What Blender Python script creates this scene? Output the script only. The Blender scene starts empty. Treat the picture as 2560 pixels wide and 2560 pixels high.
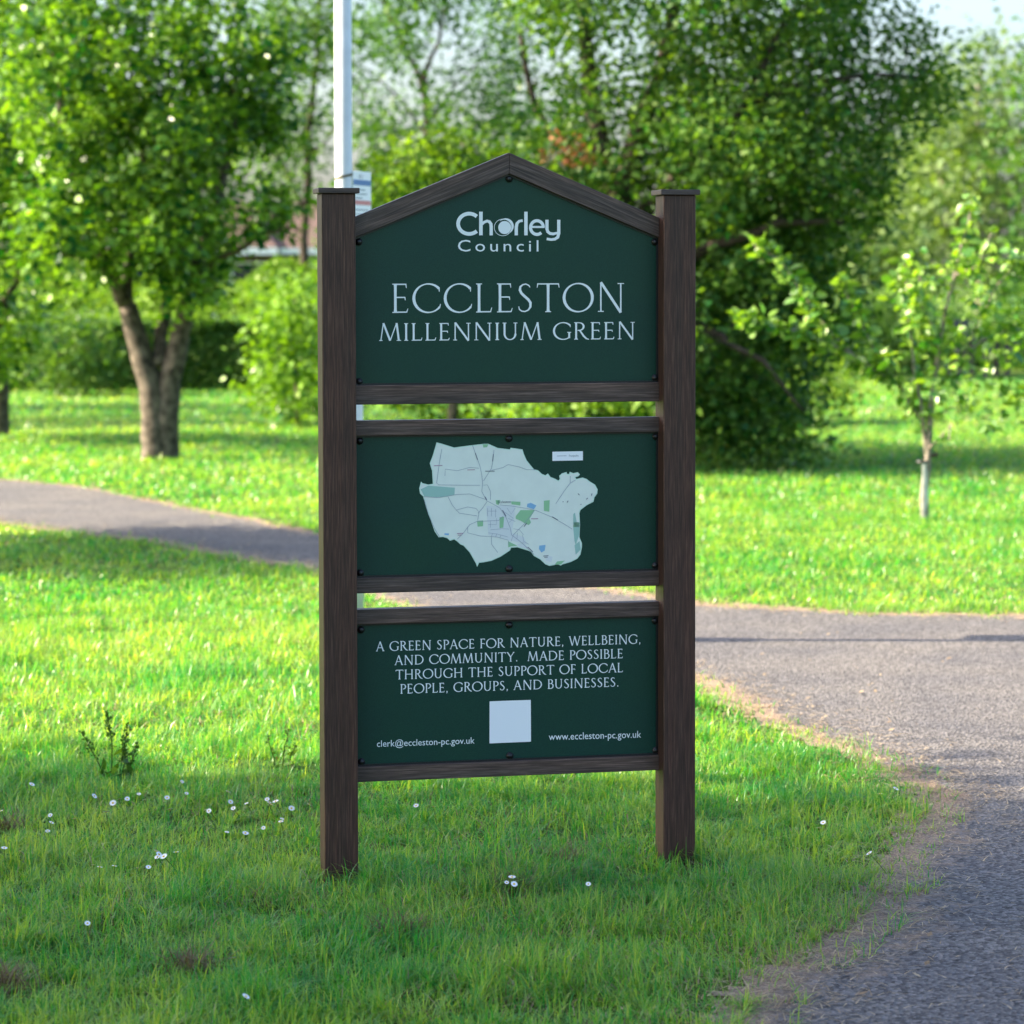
import bpy, bmesh, math, random
import numpy as np
from mathutils import Vector, Matrix
from mathutils.geometry import tessellate_polygon

random.seed(7)
RNG = np.random.default_rng(11)
SC = bpy.context.scene
COL = SC.collection
R = math.radians

# ---------------------------------------------------------------- camera, world, sun, exposure
F_PX = 7000.0                      # focal length for a 2560 px wide picture
PITCH, ROLL, SHIFT_PX, EYE = R(2.45277), R(-0.11245), -274.55, 1.58242
cam_d = bpy.data.cameras.new('camera')
cam_d.sensor_width = 36.0
cam_d.sensor_fit = 'HORIZONTAL'
cam_d.lens = F_PX / 2560 * 36.0
cam_d.shift_y = SHIFT_PX / 2560
cam_d.clip_start = 0.1
cam_d.clip_end = 2000
cam_d.dof.use_dof = True
cam_d.dof.focus_distance = 7.40
cam_d.dof.aperture_fstop = 4.8
cam = bpy.data.objects.new('camera', cam_d)
COL.objects.link(cam)
cam.matrix_world = Matrix.Translation((0, 0, EYE)) @ Matrix.Rotation(math.pi / 2 - PITCH, 4, 'X') @ Matrix.Rotation(ROLL, 4, 'Z')
SC.camera = cam

SUN_EL, SUN_AZ = R(31), R(2.0)     # azimuth: from the left (-X), a touch beyond the sign
sun_dir = Vector((-math.cos(SUN_EL) * math.cos(SUN_AZ), math.cos(SUN_EL) * math.sin(SUN_AZ), math.sin(SUN_EL)))
world = bpy.data.worlds.new('World')
SC.world = world
world.use_nodes = True
wn = world.node_tree
bg = wn.nodes['Background']
sky = wn.nodes.new('ShaderNodeTexSky')
sky.sky_type = 'NISHITA'
sky.sun_disc = False
sky.sun_elevation = SUN_EL
sky.sun_rotation = math.atan2(sun_dir.x, sun_dir.y)
sky.air_density = 1.0
sky.dust_density = 4.0
sky.ozone_density = 3.0
wn.links.new(sky.outputs[0], bg.inputs[0])
bg.inputs[1].default_value = 0.13
sun_l = bpy.data.lights.new('sun', 'SUN')
sun_l.energy = 5.0
sun_l.angle = R(0.55)
sun_l.color = (1.0, 0.87, 0.64)
sun_o = bpy.data.objects.new('sun', sun_l)
COL.objects.link(sun_o)
sun_o.rotation_euler = (-sun_dir).to_track_quat('-Z', 'Y').to_euler()
SC.view_settings.view_transform = 'Standard'
SC.view_settings.look = 'None'
SC.view_settings.exposure = 2.0
SC.view_settings.gamma = 1.0
SC.cycles.max_bounces = 7
SC.cycles.diffuse_bounces = 3
SC.cycles.glossy_bounces = 2
SC.cycles.transmission_bounces = 5
SC.cycles.transparent_max_bounces = 4
SC.cycles.caustics_reflective = False
SC.cycles.caustics_refractive = False

# ---------------------------------------------------------------- survey helpers
cp, sp, cr, sr = math.cos(PITCH), math.sin(PITCH), math.cos(ROLL), math.sin(ROLL)


def ray(px, py):
    """direction through a point of the 2560 px photograph"""
    xr, yr = (px - 1280) / F_PX, (py - 1280 - SHIFT_PX) / F_PX
    x = xr * cr + yr * sr
    yc = -xr * sr + yr * cr
    return Vector((x, cp - yc * sp, -sp - yc * cp))


def at(px, py, Y):
    """point at distance Y seen at (px, py) of a 1932 px wide view"""
    d = ray(px * 2560 / 1932, py * 2560 / 1932)
    return Vector((0, 0, EYE)) + d * (Y / d.y)


def gnd(px, py):
    d = ray(px * 2560 / 1932, py * 2560 / 1932)
    p = Vector((0, 0, EYE)) + d * (EYE / -d.z)
    return (p.x, p.y)


# ---------------------------------------------------------------- materials
def new_mat(name):
    m = bpy.data.materials.new(name)
    m.use_nodes = True
    nt = m.node_tree
    return m, nt, nt.nodes['Principled BSDF']


def plain(name, col, rough=0.6, spec=0.4, metal=0.0, noise=0.0, nscale=40.0, bump=0.0):
    m, nt, b = new_mat(name)
    b.inputs['Base Color'].default_value = (*col, 1)
    b.inputs['Roughness'].default_value = rough
    b.inputs['Specular IOR Level'].default_value = spec
    b.inputs['Metallic'].default_value = metal
    if noise or bump:
        tc = nt.nodes.new('ShaderNodeTexCoord')
        n = nt.nodes.new('ShaderNodeTexNoise')
        n.inputs['Scale'].default_value = nscale
        n.inputs['Detail'].default_value = 5
        nt.links.new(tc.outputs['Object'], n.inputs['Vector'])
        if noise:
            r = nt.nodes.new('ShaderNodeValToRGB')
            r.color_ramp.elements[0].position = 0.3
            r.color_ramp.elements[1].position = 0.7
            r.color_ramp.elements[0].color = (*[c * (1 - noise) for c in col], 1)
            r.color_ramp.elements[1].color = (*[min(1, c * (1 + noise)) for c in col], 1)
            nt.links.new(n.outputs['Fac'], r.inputs[0])
            nt.links.new(r.outputs[0], b.inputs['Base Color'])
        if bump:
            bp = nt.nodes.new('ShaderNodeBump')
            bp.inputs['Strength'].default_value = bump
            bp.inputs['Distance'].default_value = 0.004
            nt.links.new(n.outputs['Fac'], bp.inputs['Height'])
            nt.links.new(bp.outputs[0], b.inputs['Normal'])
    return m


def composite_wood(name, axis, c0, c1, c2):
    """recycled plastic timber: fine brushed grain along one axis"""
    m, nt, b = new_mat(name)
    tc = nt.nodes.new('ShaderNodeTexCoord')
    mp = nt.nodes.new('ShaderNodeMapping')
    s = [260, 260, 260]
    s[axis] = 9
    mp.inputs['Scale'].default_value = s
    nt.links.new(tc.outputs['Object'], mp.inputs['Vector'])
    n = nt.nodes.new('ShaderNodeTexNoise')
    n.inputs['Scale'].default_value = 1.0
    n.inputs['Detail'].default_value = 6
    n.inputs['Roughness'].default_value = 0.65
    nt.links.new(mp.outputs[0], n.inputs['Vector'])
    mp2 = nt.nodes.new('ShaderNodeMapping')
    s2 = [34, 34, 34]
    s2[axis] = 1.3
    mp2.inputs['Scale'].default_value = s2
    nt.links.new(tc.outputs['Object'], mp2.inputs['Vector'])
    n2 = nt.nodes.new('ShaderNodeTexNoise')
    n2.inputs['Scale'].default_value = 1.0
    n2.inputs['Detail'].default_value = 4
    nt.links.new(mp2.outputs[0], n2.inputs['Vector'])
    r = nt.nodes.new('ShaderNodeValToRGB')
    e = r.color_ramp.elements
    e[0].position, e[0].color = 0.30, (*c0, 1)
    e[1].position, e[1].color = 0.72, (*c2, 1)
    k = e.new(0.52)
    k.color = (*c1, 1)
    nt.links.new(n.outputs['Fac'], r.inputs[0])
    r2 = nt.nodes.new('ShaderNodeValToRGB')
    r2.color_ramp.elements[0].position, r2.color_ramp.elements[0].color = 0.32, (0.76, 0.79, 0.84, 1)
    r2.color_ramp.elements[1].position, r2.color_ramp.elements[1].color = 0.68, (1.18, 1.06, 1.02, 1)
    nt.links.new(n2.outputs['Fac'], r2.inputs[0])
    mx = nt.nodes.new('ShaderNodeMix')
    mx.data_type = 'RGBA'
    mx.blend_type = 'MULTIPLY'
    mx.inputs[0].default_value = 1.0
    nt.links.new(r.outputs[0], mx.inputs[6])
    nt.links.new(r2.outputs[0], mx.inputs[7])
    nt.links.new(mx.outputs[2], b.inputs['Base Color'])
    b.inputs['Roughness'].default_value = 0.5
    b.inputs['Specular IOR Level'].default_value = 0.35
    bp = nt.nodes.new('ShaderNodeBump')
    bp.inputs['Strength'].default_value = 0.5
    bp.inputs['Distance'].default_value = 0.0012
    nt.links.new(n.outputs['Fac'], bp.inputs['Height'])
    nt.links.new(bp.outputs[0], b.inputs['Normal'])
    return m


def leaf_mat(name, c_dark, c_light, trans=(0.34, 0.36, 0.06), tmix=0.33, rough=0.42, spec=0.16):
    """two tinted leaf: the per-leaf 'tint' attribute picks its own colour"""
    m, nt, b = new_mat(name)
    a = nt.nodes.new('ShaderNodeAttribute')
    a.attribute_name = 'tint'
    r = nt.nodes.new('ShaderNodeValToRGB')
    r.color_ramp.elements[0].color = (*c_dark, 1)
    r.color_ramp.elements[1].color = (*c_light, 1)
    nt.links.new(a.outputs['Fac'], r.inputs[0])
    nt.links.new(r.outputs[0], b.inputs['Base Color'])
    b.inputs['Roughness'].default_value = rough
    b.inputs['Specular IOR Level'].default_value = spec
    t = nt.nodes.new('ShaderNodeBsdfTranslucent')
    mx = nt.nodes.new('ShaderNodeMix')
    mx.data_type = 'RGBA'
    mx.blend_type = 'MULTIPLY'
    mx.inputs[0].default_value = 1.0
    mx.inputs[7].default_value = (trans[0] * 4, trans[1] * 4, trans[2] * 4, 1)
    nt.links.new(r.outputs[0], mx.inputs[6])
    nt.links.new(mx.outputs[2], t.inputs['Color'])
    ms = nt.nodes.new('ShaderNodeMixShader')
    ms.inputs[0].default_value = tmix
    nt.links.new(b.outputs[0], ms.inputs[1])
    nt.links.new(t.outputs[0], ms.inputs[2])
    nt.links.new(ms.outputs[0], nt.nodes['Material Output'].inputs['Surface'])
    return m


M = {}
M['post'] = composite_wood('brown_composite_post', 2, (0.022, 0.0095, 0.0065), (0.064, 0.030, 0.020), (0.135, 0.070, 0.048))
M['rail'] = composite_wood('brown_composite_rail', 0, (0.030, 0.019, 0.015), (0.088, 0.058, 0.046), (0.19, 0.132, 0.108))
M['cap'] = composite_wood('brown_composite_cap', 0, (0.040, 0.026, 0.022), (0.085, 0.058, 0.048), (0.12, 0.09, 0.08))
M['black'] = plain('black_plastic_and_gap', (0.006, 0.006, 0.007), 0.42, 0.5)
M['white_print'] = plain('pale_print', (0.80, 0.84, 0.84), 0.5, 0.3)
M['white_plate'] = plain('white_print', (0.88, 0.88, 0.90), 0.5, 0.3)


def panel_mat():
    m, nt, b = new_mat('green_panel')
    tc = nt.nodes.new('ShaderNodeTexCoord')
    n = nt.nodes.new('ShaderNodeTexNoise')
    n.inputs['Scale'].default_value = 420
    n.inputs['Detail'].default_value = 3
    n2 = nt.nodes.new('ShaderNodeTexNoise')
    n2.inputs['Scale'].default_value = 5
    n2.inputs['Detail'].default_value = 3
    nt.links.new(tc.outputs['Object'], n.inputs['Vector'])
    nt.links.new(tc.outputs['Object'], n2.inputs['Vector'])
    r = nt.nodes.new('ShaderNodeValToRGB')
    r.color_ramp.elements[0].position, r.color_ramp.elements[0].color = 0.3, (0.003, 0.032, 0.020, 1)
    r.color_ramp.elements[1].position, r.color_ramp.elements[1].color = 0.72, (0.007, 0.054, 0.035, 1)
    nt.links.new(n.outputs['Fac'], r.inputs[0])
    r2 = nt.nodes.new('ShaderNodeValToRGB')
    r2.color_ramp.elements[0].color = (0.80, 0.86, 1.12, 1)
    r2.color_ramp.elements[1].color = (1.22, 1.10, 0.90, 1)
    nt.links.new(n2.outputs['Fac'], r2.inputs[0])
    mx = nt.nodes.new('ShaderNodeMix')
    mx.data_type = 'RGBA'
    mx.blend_type = 'MULTIPLY'
    mx.inputs[0].default_value = 1.0
    nt.links.new(r.outputs[0], mx.inputs[6])
    nt.links.new(r2.outputs[0], mx.inputs[7])
    nt.links.new(mx.outputs[2], b.inputs['Base Color'])
    b.inputs['Roughness'].default_value = 0.42
    b.inputs['Specular IOR Level'].default_value = 0.3
    bp = nt.nodes.new('ShaderNodeBump')
    bp.inputs['Strength'].default_value = 0.12
    bp.inputs['Distance'].default_value = 0.0006
    nt.links.new(n.outputs['Fac'], bp.inputs['Height'])
    nt.links.new(bp.outputs[0], b.inputs['Normal'])
    return m


M['panel'] = panel_mat()


def asphalt_mat(dirt=False):
    m, nt, b = new_mat('asphalt_verge' if dirt else 'asphalt')
    tc = nt.nodes.new('ShaderNodeTexCoord')
    v = nt.nodes.new('ShaderNodeTexVoronoi')
    v.inputs['Scale'].default_value = 95
    n = nt.nodes.new('ShaderNodeTexNoise')
    n.inputs['Scale'].default_value = 210
    n.inputs['Detail'].default_value = 4
    n2 = nt.nodes.new('ShaderNodeTexNoise')
    n2.inputs['Scale'].default_value = 1.7
    n2.inputs['Detail'].default_value = 6
    for q in (v, n, n2):
        nt.links.new(tc.outputs['Object'], q.inputs['Vector'])
    r = nt.nodes.new('ShaderNodeValToRGB')
    e = r.color_ramp.elements
    e[0].position, e[0].color = 0.12, (0.040, 0.037, 0.038, 1)
    e[1].position, e[1].color = 0.9, (0.194, 0.187, 0.186, 1)
    nt.links.new(v.outputs['Color'], r.inputs[0])
    mx = nt.nodes.new('ShaderNodeMix')
    mx.data_type = 'RGBA'
    mx.blend_type = 'OVERLAY'
    mx.inputs[0].default_value = 0.75
    nt.links.new(r.outputs[0], mx.inputs[6])
    nt.links.new(n.outputs['Fac'], mx.inputs[7])
    r2 = nt.nodes.new('ShaderNodeValToRGB')
    r2.color_ramp.elements[0].position, r2.color_ramp.elements[0].color = 0.35, (0.82, 0.80, 0.84, 1)
    r2.color_ramp.elements[1].position, r2.color_ramp.elements[1].color = 0.7, (1.15, 1.08, 1.02, 1)
    nt.links.new(n2.outputs['Fac'], r2.inputs[0])
    mx2 = nt.nodes.new('ShaderNodeMix')
    mx2.data_type = 'RGBA'
    mx2.blend_type = 'MULTIPLY'
    mx2.inputs[0].default_value = 1.0
    nt.links.new(mx.outputs[2], mx2.inputs[6])
    nt.links.new(r2.outputs[0], mx2.inputs[7])
    col_out = mx2.outputs[2]
    if dirt:
        at_ = nt.nodes.new('ShaderNodeAttribute')
        at_.attribute_name = 'tint'
        nd = nt.nodes.new('ShaderNodeTexNoise')
        nd.inputs['Scale'].default_value = 9
        nd.inputs['Detail'].default_value = 8
        nd.inputs['Roughness'].default_value = 0.7
        nt.links.new(tc.outputs['Object'], nd.inputs['Vector'])
        ma = nt.nodes.new('ShaderNodeMath')
        ma.operation = 'ADD'
        nt.links.new(at_.outputs['Fac'], ma.inputs[0])
        nt.links.new(nd.outputs['Fac'], ma.inputs[1])
        rd = nt.nodes.new('ShaderNodeValToRGB')
        rd.color_ramp.elements[0].position = 0.80
        rd.color_ramp.elements[1].position = 1.0
        sub = nt.nodes.new('ShaderNodeMath')
        sub.operation = 'MULTIPLY'
        sub.inputs[1].default_value = 0.8
        nt.links.new(ma.outputs[0], sub.inputs[0])
        nt.links.new(sub.outputs[0], rd.inputs[0])
        nf = nt.nodes.new('ShaderNodeTexNoise')
        nf.inputs['Scale'].default_value = 130
        nf.inputs['Detail'].default_value = 5
        nt.links.new(tc.outputs['Object'], nf.inputs['Vector'])
        rc = nt.nodes.new('ShaderNodeValToRGB')
        rc.color_ramp.elements[0].position, rc.color_ramp.elements[0].color = 0.36, (0.15, 0.105, 0.080, 1)
        rc.color_ramp.elements[1].position, rc.color_ramp.elements[1].color = 0.66, (0.40, 0.285, 0.20, 1)
        nt.links.new(nf.outputs['Fac'], rc.inputs[0])
        md = nt.nodes.new('ShaderNodeMix')
        md.data_type = 'RGBA'
        nt.links.new(rd.outputs[0], md.inputs[0])
        nt.links.new(mx2.outputs[2], md.inputs[6])
        nt.links.new(rc.outputs[0], md.inputs[7])
        col_out = md.outputs[2]
    nt.links.new(col_out, b.inputs['Base Color'])
    b.inputs['Roughness'].default_value = 0.85
    b.inputs['Specular IOR Level'].default_value = 0.3
    bp = nt.nodes.new('ShaderNodeBump')
    bp.inputs['Strength'].default_value = 0.9
    bp.inputs['Distance'].default_value = 0.006
    nt.links.new(v.outputs['Distance'], bp.inputs['Height'])
    nt.links.new(bp.outputs[0], b.inputs['Normal'])
    return m


def mix_ground(name, ca, cb, cc, s1, s2, bump):
    m, nt, b = new_mat(name)
    tc = nt.nodes.new('ShaderNodeTexCoord')
    n = nt.nodes.new('ShaderNodeTexNoise')
    n.inputs['Scale'].default_value = s1
    n.inputs['Detail'].default_value = 6
    n2 = nt.nodes.new('ShaderNodeTexNoise')
    n2.inputs['Scale'].default_value = s2
    n2.inputs['Detail'].default_value = 5
    for q in (n, n2):
        nt.links.new(tc.outputs['Object'], q.inputs['Vector'])
    r = nt.nodes.new('ShaderNodeValToRGB')
    r.color_ramp.elements[0].position, r.color_ramp.elements[0].color = 0.36, (*ca, 1)
    r.color_ramp.elements[1].position, r.color_ramp.elements[1].color = 0.64, (*cb, 1)
    nt.links.new(n2.outputs['Fac'], r.inputs[0])
    mx = nt.nodes.new('ShaderNodeMix')
    mx.data_type = 'RGBA'
    rr = nt.nodes.new('ShaderNodeValToRGB')
    rr.color_ramp.elements[0].position = 0.45
    rr.color_ramp.elements[1].position = 0.62
    nt.links.new(n.outputs['Fac'], rr.inputs[0])
    nt.links.new(rr.outputs[0], mx.inputs[0])
    nt.links.new(r.outputs[0], mx.inputs[6])
    mx.inputs[7].default_value = (*cc, 1)
    nt.links.new(mx.outputs[2], b.inputs['Base Color'])
    b.inputs['Roughness'].default_value = 0.95
    b.inputs['Specular IOR Level'].default_value = 0.1
    bp = nt.nodes.new('ShaderNodeBump')
    bp.inputs['Strength'].default_value = 0.8
    bp.inputs['Distance'].default_value = bump
    nt.links.new(n2.outputs['Fac'], bp.inputs['Height'])
    nt.links.new(bp.outputs[0], b.inputs['Normal'])
    return m


M['asphalt'] = asphalt_mat()
M['lawn'] = mix_ground('lawn_base', (0.032, 0.070, 0.012), (0.08, 0.155, 0.025), (0.12, 0.18, 0.035), 0.9, 60, 0.02)
M['verge'] = asphalt_mat(True)
M['grass'] = leaf_mat('grass_blade', (0.028, 0.260, 0.046), (0.33, 0.46, 0.095), (0.48, 0.40, 0.10), 0.47, 0.32, 0.45)
M['straw'] = leaf_mat('straw', (0.20, 0.13, 0.07), (0.50, 0.39, 0.24), (0.3, 0.25, 0.15), 0.15, 0.6, 0.3)
M['dead_grass'] = leaf_mat('dead_grass', (0.090, 0.062, 0.028), (0.26, 0.20, 0.10), (0.3, 0.25, 0.15), 0.15, 0.6, 0.3)
M['bark'] = plain('bark', (0.105, 0.085, 0.066), 0.9, 0.2, noise=0.75, nscale=14, bump=1.0)
M['bark_dark'] = plain('bark_dark', (0.060, 0.046, 0.035), 0.9, 0.2, noise=0.5, nscale=9, bump=1.0)
M['bark_pale'] = plain('bark_pale', (0.26, 0.22, 0.18), 0.85, 0.2, noise=0.35, nscale=20, bump=0.6)
M['leaf_bright'] = leaf_mat('leaf_bright', (0.010, 0.080, 0.016), (0.225, 0.39, 0.042), rough=0.30, spec=0.24)
M['leaf_mid'] = leaf_mat('leaf_mid', (0.017, 0.078, 0.018), (0.13, 0.25, 0.045), rough=0.38)
M['leaf_dark'] = leaf_mat('leaf_dark', (0.016, 0.080, 0.018), (0.16, 0.27, 0.052), rough=0.42, tmix=0.36)
M['leaf_yellow'] = leaf_mat('leaf_yellow', (0.065, 0.17, 0.018), (0.25, 0.37, 0.045), rough=0.4)
M['leaf_pale'] = leaf_mat('leaf_pale', (0.035, 0.095, 0.028), (0.23, 0.32, 0.11), rough=0.5)
M['leaf_sapling'] = leaf_mat('leaf_sapling', (0.040, 0.16, 0.025), (0.28, 0.42, 0.06), rough=0.34, spec=0.6)
M['leaf_dead'] = leaf_mat('leaf_dead', (0.28, 0.10, 0.04), (0.50, 0.24, 0.11), (0.35, 0.25, 0.15), 0.3)
M['pole'] = plain('painted_column', (0.62, 0.64, 0.66), 0.45, 0.5, noise=0.13, nscale=9)
M['grime'] = plain('grime', (0.17, 0.15, 0.10), 0.9, 0.1, noise=0.3, nscale=60)
M['grey_metal'] = plain('grey_metal', (0.30, 0.31, 0.32), 0.5, 0.5, 0.6)
M['blue_band'] = plain('blue_band', (0.09, 0.19, 0.42), 0.5)
M['red_band'] = plain('red_band', (0.62, 0.22, 0.22), 0.5)
M['ink'] = plain('grey_ink', (0.23, 0.26, 0.30), 0.6)
M['dark_wood'] = plain('dark_bench_wood', (0.045, 0.042, 0.046), 0.7, noise=0.3, nscale=20)
M['petal'] = plain('daisy_petal', (0.80, 0.80, 0.82), 0.55)
M['pollen'] = plain('daisy_centre', (0.72, 0.46, 0.03), 0.8)
M['stalk'] = leaf_mat('stalk', (0.05, 0.11, 0.02), (0.10, 0.17, 0.04))
M['weed'] = leaf_mat('weed_leaf', (0.040, 0.11, 0.020), (0.10, 0.19, 0.035), tmix=0.3)
M['brick'] = plain('house_brick', (0.13, 0.085, 0.07), 0.9, 0.2, noise=0.3, nscale=4)
M['tile'] = plain('roof_tile', (0.115, 0.075, 0.065), 0.9, 0.2, noise=0.25, nscale=5)
M['upvc'] = plain('white_frame', (0.78, 0.79, 0.80), 0.4)
M['glass'] = plain('dark_glass', (0.03, 0.04, 0.05), 0.08, 0.8)
M['car_paint'] = plain('white_car_paint', (0.74, 0.76, 0.78), 0.2, 0.6)
M['tyre'] = plain('tyre_rubber', (0.012, 0.012, 0.013), 0.8, 0.3)

# ---------------------------------------------------------------- object helpers


def tag(o, label=None, cat=None, group=None, kind=None):
    if label:
        o['label'] = label
    if cat:
        o['category'] = cat
    if group:
        o['group'] = group
    if kind:
        o['kind'] = kind
    return o


def empty(name, loc, rz=0.0):
    o = bpy.data.objects.new(name, None)
    o.empty_display_size = 0.1
    COL.objects.link(o)
    o.location = loc
    o.rotation_euler = (0, 0, rz)
    return o


def link(name, me, parent=None):
    o = bpy.data.objects.new(name, me)
    COL.objects.link(o)
    if parent is not None:
        o.parent = parent
    return o


class MB:
    """gathers polygons, then links them as ONE mesh object"""

    def __init__(s):
        s.v, s.f, s.m = [], [], []

    def poly(s, pts, mi=0):
        k = len(s.v)
        s.v += [tuple(p) for p in pts]
        s.f.append(tuple(range(k, k + len(pts))))
        s.m.append(mi)

    def box(s, x0, x1, y0, y1, z0, z1, mi=0, bev=0.0):
        if bev <= 0:
            k = len(s.v)
            s.v += [(x0, y0, z0), (x1, y0, z0), (x1, y1, z0), (x0, y1, z0), (x0, y0, z1), (x1, y0, z1), (x1, y1, z1), (x0, y1, z1)]
            for q in ((0, 3, 2, 1), (4, 5, 6, 7), (0, 1, 5, 4), (1, 2, 6, 5), (2, 3, 7, 6), (3, 0, 4, 7)):
                s.f.append(tuple(k + i for i in q))
                s.m.append(mi)
            return
        bm = bmesh.new()
        bmesh.ops.create_cube(bm, size=1)
        for v in bm.verts:
            v.co = ((x0 + x1) / 2 + v.co.x * (x1 - x0), (y0 + y1) / 2 + v.co.y * (y1 - y0), (z0 + z1) / 2 + v.co.z * (z1 - z0))
        bmesh.ops.bevel(bm, geom=bm.edges[:], offset=bev, segments=3, profile=0.5, affect='EDGES')
        s.take(bm, mi)

    def take(s, bm, mi=0):
        k = len(s.v)
        bm.verts.index_update()
        s.v += [tuple(v.co) for v in bm.verts]
        for f in bm.faces:
            s.f.append(tuple(k + v.index for v in f.verts))
            s.m.append(mi)
        bm.free()

    def tube(s, pts, rad, n=8, mi=0, cap=True):
        """round bar along pts with radius (number or list)"""
        pts = [Vector(p) for p in pts]
        rad = [rad] * len(pts) if not hasattr(rad, '__len__') else rad
        k = len(s.v)
        u = None
        for i, p in enumerate(pts):
            d = (pts[min(i + 1, len(pts) - 1)] - pts[max(i - 1, 0)]).normalized()
            if u is None:
                u = d.orthogonal().normalized()
            else:
                u = (u - d * u.dot(d))
                u = u.normalized() if u.length > 1e-6 else d.orthogonal().normalized()
            w = d.cross(u)
            for j in range(n):
                a = 2 * math.pi * j / n
                s.v.append(tuple(p + (u * math.cos(a) + w * math.sin(a)) * rad[i]))
        for i in range(len(pts) - 1):
            for j in range(n):
                a, b = k + i * n + j, k + i * n + (j + 1) % n
                s.f.append((a, b, b + n, a + n))
                s.m.append(mi)
        if cap:
            s.f.append(tuple(k + j for j in reversed(range(n))))
            s.m.append(mi)
            s.f.append(tuple(k + (len(pts) - 1) * n + j for j in range(n)))
            s.m.append(mi)

    def build(s, name, mats, parent=None, smooth=False):
        me = bpy.data.meshes.new(name)
        me.from_pydata(s.v, [], s.f)
        mats = mats if isinstance(mats, (list, tuple)) else [mats]
        for m in mats:
            me.materials.append(m)
        me.polygons.foreach_set('material_index', s.m)
        if smooth:
            me.polygons.foreach_set('use_smooth', [True] * len(s.f))
        me.update()
        return link(name, me, parent)


def mesh_np(name, verts, loops, starts, mat, tint=None, parent=None, smooth=False):
    """fast mesh from arrays; tint is one number per vertex"""
    me = bpy.data.meshes.new(name)
    nv, nl, nf = len(verts), len(loops), len(starts)
    me.vertices.add(nv)
    me.vertices.foreach_set('co', np.ascontiguousarray(verts, dtype=np.float32).ravel())
    me.loops.add(nl)
    me.loops.foreach_set('vertex_index', np.ascontiguousarray(loops, dtype=np.int32))
    me.polygons.add(nf)
    me.polygons.foreach_set('loop_start', np.ascontiguousarray(starts, dtype=np.int32))
    me.update(calc_edges=True)
    if tint is not None:
        at_ = me.attributes.new('tint', 'FLOAT', 'POINT')
        at_.data.foreach_set('value', np.ascontiguousarray(tint, dtype=np.float32))
    if smooth:
        me.polygons.foreach_set('use_smooth', np.ones(nf, dtype=bool))
    me.materials.append(mat)
    return link(name, me, parent)


def lattice(seed, n=64):
    g = np.random.default_rng(seed).random((n, n))

    def f(x, y):
        xi, yi = np.floor(x).astype(int), np.floor(y).astype(int)
        fx, fy = x - xi, y - yi
        fx, fy = fx * fx * (3 - 2 * fx), fy * fy * (3 - 2 * fy)
        a, b = g[xi % n, yi % n], g[(xi + 1) % n, yi % n]
        c, d = g[xi % n, (yi + 1) % n], g[(xi + 1) % n, (yi + 1) % n]
        return (a * (1 - fx) + b * fx) * (1 - fy) + (c * (1 - fx) + d * fx) * fy
    return f


# ---------------------------------------------------------------- ground, path, verge
g = MB()
g.poly([(-300, -60, 0), (300, -60, 0), (300, 600, 0), (-300, 600, 0)])
tag(g.build('ground', M['lawn']), 'flat mown parkland lawn under the grass', kind='structure')

near_px = [(-1200, 905), (-850, 926), (-500, 950), (-250, 968), (-100, 978), (0, 988), (150, 1008), (300, 1024), (400, 1044), (500, 1062), (600, 1078), (745, 1138),
           (950, 1200), (1150, 1246), (1313, 1284), (1380, 1320), (1450, 1352), (1520, 1385), (1600, 1420), (1680, 1452),
           (1745, 1488), (1766, 1506), (1752, 1540), (1725, 1600), (1690, 1660), (1640, 1720), (1582, 1768), (1520, 1812),
           (1466, 1853), (1425, 1900), (1395, 1960), (1360, 2060), (1330, 2200)]
far_px = [(-1200, 832), (-850, 851), (-500, 872), (-250, 888), (-100, 897), (0, 907), (150, 920), (270, 944), (400, 968), (500, 990), (600, 1010), (850, 1066),
          (1100, 1108), (1238, 1130), (1313, 1142), (1400, 1146), (1500, 1153), (1700, 1162), (1932, 1164), (2200, 1168)]
near_w = [gnd(*p) for p in near_px] + [(0.62, 3.0), (0.6, -2.0)]
far_w = [gnd(*p) for p in far_px] + [(9.0, 13.4)]
east_w = [(9.0, 10.6), (4.2, 10.0), (3.3, 8.6), (3.0, 6.0), (2.9, -2.0)]


def smooth_line(pts, n=6, jit=0.0, seed=1):
    rg = random.Random(seed)
    out = []
    P = [Vector((p[0], p[1], 0)) for p in pts]
    for i in range(len(P) - 1):
        p0, p1, p2, p3 = P[max(i - 1, 0)], P[i], P[i + 1], P[min(i + 2, len(P) - 1)]
        for k in range(n):
            t = k / n
            q = 0.5 * ((2 * p1) + (p2 - p0) * t + (2 * p0 - 5 * p1 + 4 * p2 - p3) * t * t + (3 * p1 - p0 - 3 * p2 + p3) * t ** 3)
            out.append((q.x + rg.uniform(-jit, jit), q.y + rg.uniform(-jit, jit)))
    out.append((P[-1].x, P[-1].y))
    return out


near_l = smooth_line(near_w, 8, 0.018, 3)
far_l = smooth_line(far_w, 8, 0.03, 4)
outline = near_l + list(reversed(east_w)) + list(reversed(far_l))
OUT = np.array(outline)


def inside_path(x, y):
    r = np.zeros(len(x), bool)
    px_, py_ = OUT[:, 0], OUT[:, 1]
    j = len(OUT) - 1
    for i in range(len(OUT)):
        c = ((py_[i] > y) != (py_[j] > y))
        if c.any():
            xx = (px_[j] - px_[i]) * (y - py_[i]) / (py_[j] - py_[i] + 1e-12) + px_[i]
            r ^= c & (x < xx)
        j = i
    return r


LINES = np.array(near_l + far_l)


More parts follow.
